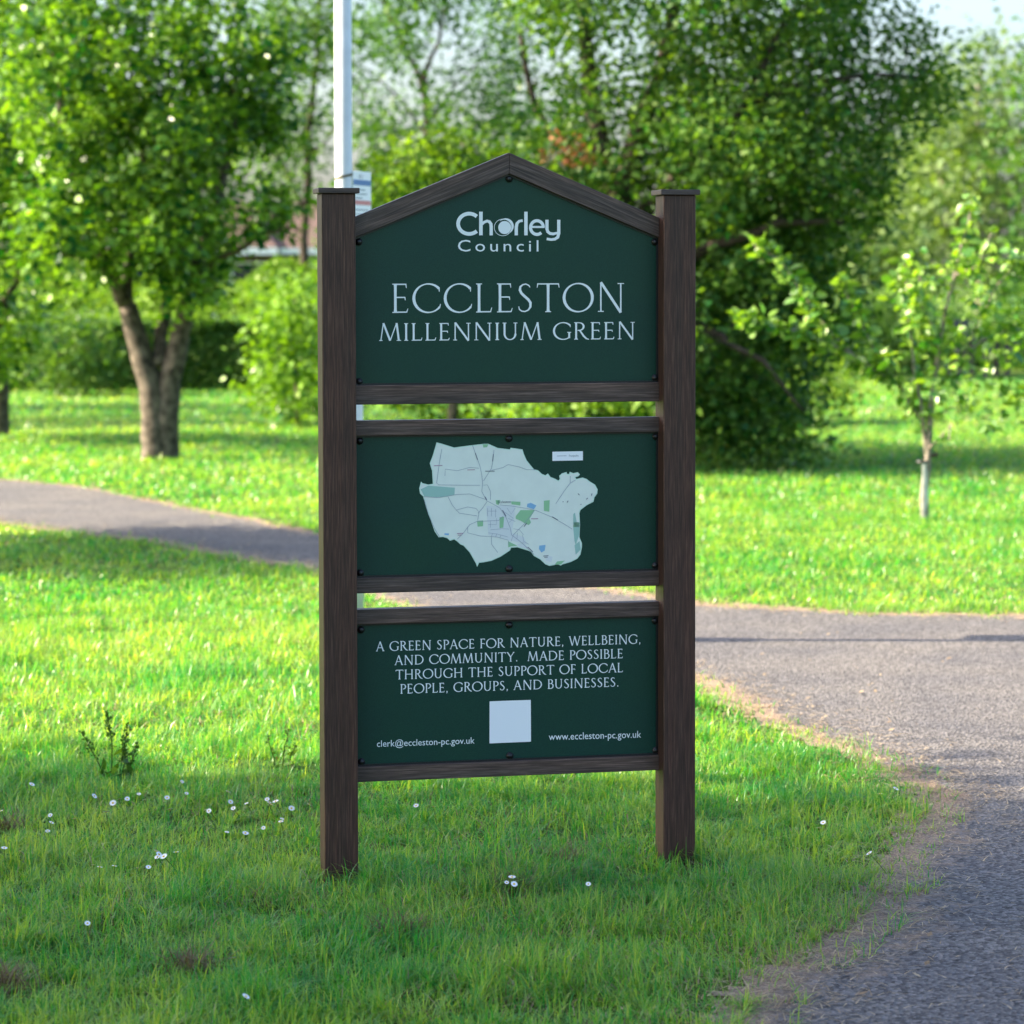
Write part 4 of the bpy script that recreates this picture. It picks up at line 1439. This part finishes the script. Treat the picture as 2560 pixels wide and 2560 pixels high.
# far right trees, pale in the sun
for k, (px, Y, lob, mat, lab) in enumerate((
        (1850, 62, [(1740, 1990, 85, 330), (1690, 1900, 230, 470), (1780, 2060, 330, 600)], 'leaf_pale', 'tall pale green tree under the patch of open sky'),
        (1690, 66, [(1600, 1780, 230, 430), (1570, 1740, 400, 620)], 'leaf_pale', 'pale tree between the big dark tree and the tall tree at the right'),
        (2020, 55, [(1900, 2200, 60, 400), (1930, 2150, 380, 650)], 'leaf_mid', 'mid green tree cut off by the right edge of the view'),
        (1655, 54, [(1610, 1700, 420, 560)], 'leaf_pale', 'small feathery light green tree behind the sapling'))):
    x0 = at(px, 600, Y).x
    lb = [([Vector((x0, Y, -0.05)), at(px, 560, Y), at(px - 10, 400, Y), at(px - 5, lob[0][2] + 60, Y)], 0.16 if k < 3 else 0.06, 0.03),
          ([at(px, 560, Y), at(px + 40, 420, Y), at(px + 70, 300, Y)], 0.08, 0.02), ([at(px, 500, Y), at(px - 50, 400, Y), at(px - 80, 330, Y)], 0.07, 0.02)]
    make_tree('distant_tree', lab, 'tree', (x0, Y), lb if k < 3 else lb[:1], [bl(*q, Y, 2.2 if k < 3 else 1.0, 70 if k < 3 else 50) for q in lob], mat, 'bark_pale', 0.20, 38, 0.36,
              seed=40 + k, twig=0.02, group='trees along the far side of the park')
# bushes along the right far edge
for k, (a, b, c, d, Y, mat, lab) in enumerate(((1600, 1760, 560, 720, 48, 'leaf_dark', 'dark rounded bush at the far edge of the right lawn'),
                                               (1740, 1880, 600, 715, 52, 'leaf_mid', 'mid green bush behind the far bench'),
                                               (1860, 2080, 540, 700, 50, 'leaf_mid', 'broad bush at the right edge beyond the lawn'),
                                               (1500, 1640, 540, 735, 50, 'leaf_dark', 'shaded bush behind the low branches of the big dark tree'))):
    x0 = at((a + b) / 2, 700, Y).x
    make_tree('bush', lab, 'bush', (x0, Y), [([Vector((x0, Y, -0.05)), Vector((x0, Y, 0.8))], 0.05, 0.02)], [bl(a, b, c, d, Y, 1.0, 90), bl(a - 10, b + 10, (c + d) / 2, d + 16, Y, 1.0, 50)], mat, 'bark_dark', 0.11, 50, 0.22,
              seed=50 + k, group='bushes beyond the right lawn', twig=0.015)
# far trees that close the view
for k, (px, Y, q, mat, lab) in enumerate((
        (60, 66, [(-150, 260, 130, 640)], 'leaf_dark', 'dark far tree behind the left edge tree'),
        (330, 62, [(200, 440, 160, 600)], 'leaf_dark', 'dark far tree behind the forked trunk tree'),
        (760, 70, [(640, 860, 300, 700)], 'leaf_mid', 'far tree directly behind the lamp post'),
        (1010, 58, [(880, 1150, 200, 700)], 'leaf_mid', 'far tree behind the peak of the sign'),
        (1420, 68, [(1290, 1560, 60, 700)], 'leaf_dark', 'far tree hidden behind the big dark tree'))):
    x0 = at(px, 600, Y).x
    make_tree('distant_tree', lab, 'tree', (x0, Y), [([Vector((x0, Y, -0.05)), at(px, 450, Y), at(px, q[0][2] + 60, Y)], 0.15, 0.04)], [bl(*r_, Y, 2.4, 150) for r_ in q], mat, 'bark_dark', 0.20, 42, 0.38,
              seed=60 + k, twig=0.02, group='far trees behind the lawn')


def hedge(name, label, x0, x1, y, dep, h, mat, n, seed, leaf=0.075, slope=0.0, cat='hedge'):
    rt = empty(name, ((x0 + x1) / 2, y, 0))
    tag(rt, label, cat)
    for i in range(max(3, int((x1 - x0) / 0.7))):
        mb = MB()
        xx = x0 + (i + 0.5) * 0.7 - (x0 + x1) / 2
        mb.tube([(xx, 0, -0.05), (xx + 0.05, 0.05, h * 0.5), (xx - 0.08, 0, h * 0.85)], [0.03, 0.022, 0.01], 5)
        mb.build('stem', M['bark_dark'], rt)
    ng = np.random.default_rng(seed)
    x = ng.uniform(x0, x1, n) - (x0 + x1) / 2
    # leaves sit on the clipped faces and thin out inward
    side = ng.random(n)
    fr = 0.55 if slope == 0 else 0.2
    yy = np.where(side < fr, -dep / 2 + np.abs(ng.normal(0, 0.10, n)), ng.uniform(-dep / 2, dep / 2, n))
    top = h + slope * (yy / dep + 0.5)
    z = np.where(side < fr, ng.uniform(0.03, 1, n) * h, top - np.abs(ng.normal(0, 0.08, n)))
    z += (N1(x * 1.3 + 20, yy * 1.3) - 0.5) * 0.28 * (z / h)
    yy += (N2(x * 1.6 + 11, z * 1.6) - 0.5) * 0.3
    leaves('foliage', np.stack([x, yy, np.maximum(z, 0.02)], -1), leaf, M[mat], rt, seed=seed)
    return rt


Yh = 41.0
hedge('hedge', 'clipped dark green hedge along the far side of the left lawn', at(20, 700, Yh).x, at(640, 700, Yh).x, Yh + 0.5, 1.0, 0.98, 'leaf_dark', 26000, 70)
hedge('scrub_bank', 'sunlit yellow green scrub sloping up behind the dark clipped hedge', at(-60, 700, 45).x, at(700, 700, 45).x, 45.4, 5.0, 0.95, 'leaf_yellow', 42000, 71, 0.10, 0.85, 'scrub')
make_tree('bush', 'dark leafy bush in front of the hedge left of the forked tree', 'bush', (at(120, 720, 40).x, 39.5), [([Vector((at(120, 720, 40).x, 39.5, -0.05)), Vector((at(120, 720, 40).x, 39.5, 0.8))], 0.04, 0.02)],
          [bl(60, 215, 600, 735, 39.5, 0.7, 70)], 'leaf_dark', 'bark_dark', 0.09, 44, 0.17, seed=72)

# trees out of the picture on the left that shade the grass
make_tree('broadleaf_tree', 'big leafy tree just outside the left of the view shading the grass by the sign', 'tree', (-8.6, 6.2),
          [([Vector((-8.6, 6.2, -0.05)), Vector((-8.5, 6.2, 1.6)), Vector((-8.4, 6.3, 3.6)), Vector((-8.4, 6.3, 5.6))], 0.2, 0.05), ([Vector((-8.5, 6.2, 1.6)), Vector((-8.0, 7.2, 3.2)), Vector((-7.6, 8.0, 4.4))], 0.1, 0.03),
           ([Vector((-8.5, 6.2, 1.6)), Vector((-8.6, 5.0, 3.4)), Vector((-8.4, 4.0, 4.6))], 0.1, 0.03),
           ([Vector((-8.4, 6.3, 3.6)), Vector((-6.8, 5.4, 6.0)), Vector((-5.0, 4.5, 6.8))], 0.13, 0.03)],
          [((-8.4, 6.0, 4.0), (1.9, 2.6, 2.2), 170), ((-8.8, 6.3, 6.4), (2.2, 2.6, 1.7), 240), ((-6.5, 5.0, 6.6), (2.3, 2.8, 1.4), 300),
           ((-8.2, 3.4, 5.2), (1.8, 2.0, 2.0), 110), ((-8.3, 7.75, 3.9), (1.4, 1.25, 1.6), 130)],
          'leaf_bright', 'bark', 0.17, 80, 0.30, seed=80)
make_tree('broadleaf_tree', 'low tree outside the left of the view shading the lawn before the path', 'tree', (-5.2, 16.4),
          [([Vector((-5.2, 16.4, -0.05)), Vector((-5.2, 16.4, 1.2)), Vector((-5.1, 16.5, 2.6))], 0.11, 0.03)],
          [((-5.2, 16.3, 2.2), (1.1, 1.3, 0.9), 130), ((-4.7, 17.3, 1.9), (0.8, 0.8, 0.6), 60)], 'leaf_mid', 'bark', 0.11, 60, 0.18, seed=81)
make_tree('broadleaf_tree', 'tree beyond the left edge of the view streaking the far lawn with shade', 'tree', (-10.2, 33.5),
          [([Vector((-10.2, 33.5, -0.05)), Vector((-10.2, 33.5, 1.4)), Vector((-10.0, 33.4, 3.6))], 0.15, 0.04), ([Vector((-10.2, 33.5, 1.4)), Vector((-9.8, 31.8, 2.6))], 0.07, 0.02), ([Vector((-10.2, 33.5, 1.4)), Vector((-9.8, 35.6, 2.6))], 0.07, 0.02)],
          [((-9.8, 31.5, 2.8), (1.3, 0.9, 1.3), 60), ((-9.6, 35.8, 3.0), (1.4, 1.0, 1.4), 60), ((-10.2, 33.6, 4.6), (1.6, 0.8, 1.2), 40)], 'leaf_mid', 'bark', 0.13, 50, 0.22, seed=82)

# sapling
sbx, sby = gnd(1740, 984)
T = lambda px, py, dy=0.0: at(px, py, sby + dy)
sap = empty('sapling', (sbx, sby, 0))
tag(sap, 'young sapling with sparse bright leaves and a pale guard on the right lawn', 'sapling')
off = Vector((sbx, sby, 0))
slimbs = [[(1742, 985), (1746, 900), (1752, 830), (1760, 740), (1772, 640), (1790, 560), (1812, 470), (1828, 420), (1836, 368)],
          [(1748, 860), (1740, 780), (1725, 700), (1715, 610), (1710, 530), (1706, 490)],
          [(1742, 800), (1700, 730), (1640, 690), (1570, 650), (1500, 625), (1430, 605), (1398, 600)],
          [(1690, 722), (1650, 660), (1610, 580), (1585, 530)], [(1620, 680), (1560, 620), (1520, 560), (1470, 490), (1420, 460)],
          [(1760, 740), (1800, 690), (1850, 600), (1880, 540), (1915, 500), (1945, 480)], [(1772, 640), (1740, 580), (1735, 520)], [(1790, 690), (1860, 640), (1930, 610)],
          [(1756, 790), (1790, 770), (1822, 768), (1838, 755)], [(1750, 850), (1775, 825), (1795, 800), (1790, 830)], [(1800, 520), (1850, 500), (1870, 440)]]
tb = MB()
pos, dirs = [], []
rg = random.Random(31)
for i, L_ in enumerate(slimbs):
    dy = 0.0 if i < 2 else rg.uniform(-0.45, 0.35)
    P3 = [T(p[0], p[1], dy * k / (len(L_) - 1)) - off for k, p in enumerate(L_)]
    if i == 0:
        P3[0].z = -0.05
    fine = []
    for k in range(len(P3) - 1):
        s_ = wob(P3[k], P3[k + 1], 3, 0.03, rg)
        fine += s_ if k == 0 else s_[1:]
    r0 = 0.030 if i == 0 else (0.016 if i == 1 else 0.009)
    r1 = 0.003
    tb.tube(fine, [r0 + (r1 - r0) * k / (len(fine) - 1) for k in range(len(fine))], 7)
    st = 8 if i == 0 else 2
    for k in range(st, len(fine)):
        m_ = rg.randint(5, 11) if i not in (8, 9) else rg.randint(2, 4)
        dns = (2.4 if i in (2, 3, 4) else 1.1) if fine[k].z > 0.75 else 0.5
        for _ in range(int(m_ * dns)):
            t = rg.random()
            p = fine[k - 1].lerp(fine[k], t)
            v = Vector((rg.gauss(0, 1), rg.gauss(0, 1), rg.gauss(0.2, 0.8))).normalized()
            pos.append(p + v * rg.uniform(0.0, 0.07))
            dirs.append(v)
# short leafy side shoots in the middle of the crown
for _ in range(80):
    c = T(rg.uniform(1680, 1940), rg.uniform(480, 800), rg.uniform(-0.35, 0.35)) - off
    for _k in range(rg.randint(5, 12)):
        v = Vector((rg.gauss(0, 1), rg.gauss(0, 1), rg.gauss(0, 1))).normalized()
        pos.append(c + v * rg.uniform(0.01, 0.09))
        dirs.append(v)
tb.build('trunk', M['bark_pale'], sap, smooth=True)
leaves('crown', np.array([tuple(p) for p in pos]), 0.082, M['leaf_sapling'], sap, np.array([tuple(p) for p in dirs]), six=True, tint_mu=0.5, tint_sd=0.3, seed=32)
gz = T(1748, 868).z
mb = MB()
for k in range(9):
    a0, a1 = R(-110 + 20 * k), R(-110 + 20 * (k + 1))
    mb.poly([(0.034 * math.cos(a) + 0.004, 0.034 * math.sin(a), z) for a, z in ((a0, 0.0), (a1, 0.0), (a1, gz), (a0, gz))])
mb.build('tree_guard', plain('pale_guard', (0.60, 0.56, 0.50), 0.7, 0.3, noise=0.35, nscale=18), sap)
mb = MB()
mb.tube([(0.0, 0, gz + 0.015), (0.10, -0.02, gz + 0.04)], [0.012, 0.018], 6)
mb.tube([(0.036 * math.cos(R(a)), 0.036 * math.sin(R(a)), gz - 0.01) for a in range(0, 361, 30)], 0.008, 5)
mb.build('tie', M['black'], sap)

# ---------------------------------------------------------------- far bench(es)
def bench(px, py, Y, rz, label):
    p = at(px, py, Y)
    o = empty('park_bench', (p.x, Y, 0), rz)
    tag(o, label, 'bench', 'benches at the far edge of the lawn')
    mb = MB()
    for k in range(3):
        mb.box(-0.75, 0.75, -0.22 + k * 0.15, -0.09 + k * 0.15, 0.43, 0.47, bev=0.006)
    mb.build('seat', M['dark_wood'], o)
    mb = MB()
    for k in range(3):
        mb.box(-0.75, 0.75, 0.26 + k * 0.025, 0.30 + k * 0.025, 0.55 + k * 0.14, 0.67 + k * 0.14, bev=0.006)
    mb.build('backrest', M['dark_wood'], o)
    for sx in (-0.68, 0.68):
        mb = MB()
        mb.box(sx - 0.045, sx + 0.045, -0.21, -0.13, -0.02, 0.62, bev=0.006)
        mb.box(sx - 0.045, sx + 0.045, 0.22, 0.30, -0.02, 0.56, bev=0.006)
        mb.box(sx - 0.05, sx + 0.05, -0.24, 0.28, 0.621, 0.66, bev=0.006)
        mb.build('leg', M['dark_wood'], o)


bench(1850, 700, 46, R(72), 'dark wooden bench at the far edge of the right lawn')
bench(1955, 700, 46.5, R(60), 'dark bench cut off by the right edge of the view')

# ---------------------------------------------------------------- bungalow and car behind the hedge
HY = 108.0
hc = at(520, 500, HY)
house = empty('bungalow', (hc.x, HY + 4, 0))
tag(house, 'brick bungalow with a brown hipped roof beyond the left hedge', 'house')
W2, DP = 6.2, 4.2
mb = MB()
mb.box(-W2, W2, -DP, DP, -0.1, 2.9)
mb.build('wall', M['brick'], house)
mb = MB()
e, rz_ = 0.45, 4.75
c4 = [(-W2 - e, -DP - e, 2.9), (W2 + e, -DP - e, 2.9), (W2 + e, DP + e, 2.9), (-W2 - e, DP + e, 2.9)]
r2 = [(-2.6, 0, rz_), (2.6, 0, rz_)]
mb.poly([c4[0], c4[1], r2[1], r2[0]])
mb.poly([c4[1], c4[2], r2[1]])
mb.poly([c4[2], c4[3], r2[0], r2[1]])
mb.poly([c4[3], c4[0], r2[0]])
# front gablet
mb.poly([(-3.4, -DP - 1.2, 2.92), (0.2, -DP - 1.2, 2.92), (-1.6, -1.6, 4.9)])
mb.poly([(-3.4, -DP - 1.2, 2.92), (-1.6, -1.6, 4.9), (-3.4, -1.6, 2.92)])
mb.poly([(0.2, -DP - 1.2, 2.92), (0.2, -1.6, 2.92), (-1.6, -1.6, 4.9)])
rf = mb.build('roof', M['tile'], house)
mb = MB()
mb.box(2.6, 3.3, 0.6, 1.3, 3.6, 5.3)
mb.build('chimney', M['brick'], rf)
mb = MB()
mb.box(-W2 - e, -3.42, -DP - e - 0.03, -DP - e + 0.02, 2.68, 2.898)
mb.box(0.22, W2 + e, -DP - e - 0.03, -DP - e + 0.02, 2.68, 2.898)
mb.box(-3.4, 0.2, -DP - 1.24, -DP - 1.18, 2.66, 2.915)
mb.build('fascia', M['upvc'], house)
for (x0, x1, z0, z1) in ((-3.0, -0.3, 0.9, 2.3), (1.4, 3.2, 1.0, 2.2), (4.2, 5.4, 1.0, 2.2), (-5.6, -4.0, 1.0, 2.2)):
    mb = MB()
    mb.box(x0, x1, -DP - 0.05, -DP + 0.02, z0, z1)
    wf = mb.build('window', M['glass'], house)
    mb = MB()
    for (a, b, c, d) in ((x0 - .06, x1 + .06, z0 - .08, z0), (x0 - .06, x1 + .06, z1, z1 + .08), (x0 - .06, x0 + .02, z0 + .001, z1 - .001), (x1 - .02, x1 + .06, z0 + .001, z1 - .001), ((x0 + x1) / 2 - .04, (x0 + x1) / 2 + .04, z0 + .001, z1 - .001)):
        mb.box(a, b, -DP - 0.09, -DP - 0.051, c, d)
    mb.build('frame', M['upvc'], wf)
mb = MB()
mb.box(3.4, 4.05, -DP - 0.05, -DP + 0.02, 0.0, 2.1)
mb.build('door', M['upvc'], house)

car = empty('parked_car', (at(530, 540, 78).x, 78, 0), R(8))
tag(car, 'white hatchback parked in front of the bungalow behind the hedge', 'car')
prof = [(-2.0, 0.32), (-2.05, 0.62), (-1.95, 0.92), (-1.65, 1.02), (-1.15, 1.42), (-0.2, 1.50), (0.55, 1.42), (1.15, 1.0), (1.85, 0.86), (2.05, 0.62), (2.02, 0.32)]


def car_shell(pr, y0, y1, inset_=0.12):
    bm = bmesh.new()
    A = [bm.verts.new((x, y0 + (inset_ if z > 1.0 else 0), z)) for x, z in pr]
    B = [bm.verts.new((x, y1 - (inset_ if z > 1.0 else 0), z)) for x, z in pr]
    bm.faces.new(A)
    bm.faces.new(B[::-1])
    for i in range(len(pr)):
        j = (i + 1) % len(pr)
        bm.faces.new((A[i], B[i], B[j], A[j]))
    bmesh.ops.recalc_face_normals(bm, faces=bm.faces[:])
    bmesh.ops.bevel(bm, geom=bm.edges[:], offset=0.05, segments=2, profile=0.5, affect='EDGES')
    m_ = MB()
    m_.take(bm)
    return m_


car_shell(prof, -0.85, 0.85).build('body', M['car_paint'], car, smooth=True)
for yy in (-0.80, 0.80):
    mb = MB()
    sgn = -1 if yy < 0 else 1
    for q in ([(-1.35, 1.04), (-0.95, 1.36), (-0.25, 1.42), (-0.25, 1.03)], [(-0.17, 1.03), (-0.17, 1.42), (0.50, 1.34), (0.92, 1.02)]):
        f = [(x, sgn * (0.862 - max(0, z - 1.0) * 0.28), z) for x, z in q]
        mb.poly(f if sgn < 0 else f[::-1])
    mb.build('side_window', M['glass'], car)
    for xx in (-1.25, 1.25):
        mb = MB()
        mb.tube([(xx, sgn * 0.70, 0.31), (xx, sgn * 0.88, 0.31)], 0.31, 20)
        wh = mb.build('wheel', M['tyre'], car)
        mb = MB()
        mb.tube([(xx, sgn * 0.875, 0.31), (xx, sgn * 0.89, 0.31)], 0.19, 16)
        mb.build('rim', M['grey_metal'], wh)
for yy in (-0.6, 0.6):
    mb = MB()
    mb.box(1.93, 2.07, yy - 0.17, yy + 0.17, 0.62, 0.76, bev=0.03)
    mb.build('headlight', M['upvc'], car)

# ---------------------------------------------------------------- weeds, daisies, dry clumps
def spike_weed(px, py, stems, label, seed, mat='weed', dens=90):
    x, y = gnd(px, py)
    rg = random.Random(seed)
    o = empty('tall_weed', (x, y, 0))
    tag(o, label, 'weed', 'weeds in the left lawn')
    basal = []
    for (dx, h, bend) in stems:
        top = Vector((dx + bend, rg.uniform(-0.03, 0.03), h))
        ln = wob((dx * 0.5, 0, 0), top, 5, 0.035, rg)
        mb = MB()
        mb.tube(ln, [0.0026, 0.0025, 0.0022, 0.002, 0.0016, 0.001], 5)
        so = mb.build('stem', M[mat], o)
        sd = []
        for i in range(int(dens * h / 0.2)):
            t = rg.uniform(0.42, 1.0) ** 0.9
            p = ln[min(4, int(t * 5))].lerp(ln[min(5, int(t * 5) + 1)], t * 5 % 1)
            w_ = 0.009 * (1.25 - t)
            sd.append(p + Vector((rg.gauss(0, w_), rg.gauss(0, w_), 0)))
        leaves('seed_head', np.array([tuple(p) for p in sd]), 0.012, M[mat], so, droop=-0.6, seed=seed)
        for i in range(4):
            t = rg.uniform(0.05, 0.5)
            basal.append(ln[int(t * 5)] + Vector((rg.gauss(0, .01), rg.gauss(0, .01), 0)))
    leaves('leaf', np.array([tuple(p) for p in basal]), 0.045, M[mat], o, six=True, droop=-0.3, seed=seed)


spike_weed(222, 1478, [(-0.03, 0.235, 0.0), (0.025, 0.19, 0.01), (0.045, 0.13, 0.02), (-0.06, 0.16, -0.06), (0.0, 0.12, 0.02)], 'dark spiky weed standing tallest in the left grass', 3, dens=95)
spike_weed(530, 1455, [(-0.03, 0.12, -0.01), (0.01, 0.14, 0.015), (0.03, 0.09, 0.02)], 'small pale stemmed weed beside the left sign post', 4, 'stalk', 40)

mb = MB()
for k in range(15):
    a = 2 * math.pi * k / 15
    for s_ in (0,):
        c, s = math.cos(a), math.sin(a)
        tpt = [(0.0025, -0.0008, 0.0), (0.0085, -0.0017, 0.0008), (0.0112, 0.0, 0.0014), (0.0085, 0.0017, 0.0008), (0.0025, 0.0008, 0.0)]
        mb.poly([(x * c - y * s, x * s + y * c, z) for x, y, z in tpt])
pet0 = mb.build('petals', M['petal'])
mb = MB()
mb.tube([(0, 0, -0.0008), (0, 0, 0.0012), (0, 0, 0.0024)], [0.0034, 0.0033, 0.0012], 10)
cen0 = mb.build('flower_centre', M['pollen'])
mb = MB()
mb.tube([(0.010, 0.004, -0.075), (0.006, 0.002, -0.035), (0, 0, -0.001)], [0.0011, 0.0010, 0.0008], 5)
stk0 = mb.build('stem', M['stalk'])
zones = [([(2, 1530), (8, 1600), (95, 1538), (97, 1552), (90, 1568), (140, 1545), (178, 1502), (200, 1532), (225, 1508), (213, 1515), (240, 1507), (262, 1498), (272, 1509), (315, 1505), (320, 1527), (343, 1475), (352, 1497),
           (394, 1530), (388, 1528), (430, 1494), (435, 1513), (440, 1525), (465, 1516), (480, 1505), (504, 1508), (508, 1514), (520, 1512), (512, 1518), (550, 1525), (530, 1550), (532, 1545), (488, 1564), (428, 1570), (463, 1572), (583, 1518), (497, 1562), (60, 1480), (310, 1512)],
          'small white daisy in the band of shaded grass left of the sign', 'daisies left of the sign'),
         ([(296, 1606), (300, 1612), (309, 1616), (297, 1617), (332, 1608), (216, 1634), (176, 1632), (188, 1636), (258, 1638), (280, 1636)], 'white daisy of the loose row left of the foot of the left post', 'daisies near the left post'),
         ([(165, 1742), (438, 1808), (464, 1880)], 'lone white daisy in the front left grass', 'lone daisies in front'),
         ([(966, 1655), (956, 1665), (970, 1668), (855, 1645), (785, 1520), (818, 1522), (1110, 1668)], 'white daisy in the grass between the two sign posts', 'daisies between the posts'),
         ([(1545, 1562), (1553, 1552), (1640, 1610), (1660, 1498), (1690, 1488)], 'white daisy in the grass right of the right post', 'daisies right of the sign')]
rg = random.Random(77)
for pts, lab, grp in zones:
    for (px, py) in pts:
        h = rg.uniform(0.05, 0.078)
        d_ = ray(px * 2560 / 1932, py * 2560 / 1932)
        p = Vector((0, 0, EYE)) + d_ * ((EYE - h) / -d_.z)
        o = empty('daisy', p)
        o.rotation_euler = (rg.uniform(-0.5, 0.75), rg.uniform(-0.6, 0.6), rg.uniform(0, 0.5))
        s = rg.uniform(0.6, 1.0)
        o.scale = (s, s, s)
        tag(o, lab, 'daisy', grp)
        for src in (pet0, cen0, stk0):
            c = src.copy()
            COL.objects.link(c)
            c.parent = o
for src in (pet0, cen0, stk0):
    bpy.data.objects.remove(src)

for k, (px, py, n, lab) in enumerate(((750, 1775, 130, 'brown dead grass clump front of the left post'), (362, 1842, 150, 'largest brown clump of dead grass in the front left lawn'), (12, 1872, 130, 'brown grass clump at the lower left edge'),
                                      (960, 1688, 120, 'brown grass clump between the sign posts'), (1062, 1634, 90, 'small brown grass clump behind the one between the posts'), (8, 1572, 80, 'brown grass clump on the left edge beside the daisies'))):
    x, y = gnd(px, py)
    o = blades('dry_grass_clump', RNG.normal(0, 0.030, n), RNG.normal(0, 0.030, n), RNG.uniform(0.05, 0.105, n), np.full(n, 0.0034), RNG.uniform(0.4, 1.6, n), RNG.uniform(0.1, 0.6, n), 3, M['dead_grass'], 0.005)
    o.location = (x, y, 0)
    tag(o, lab, 'dead grass', 'dead grass clumps in the lawn')
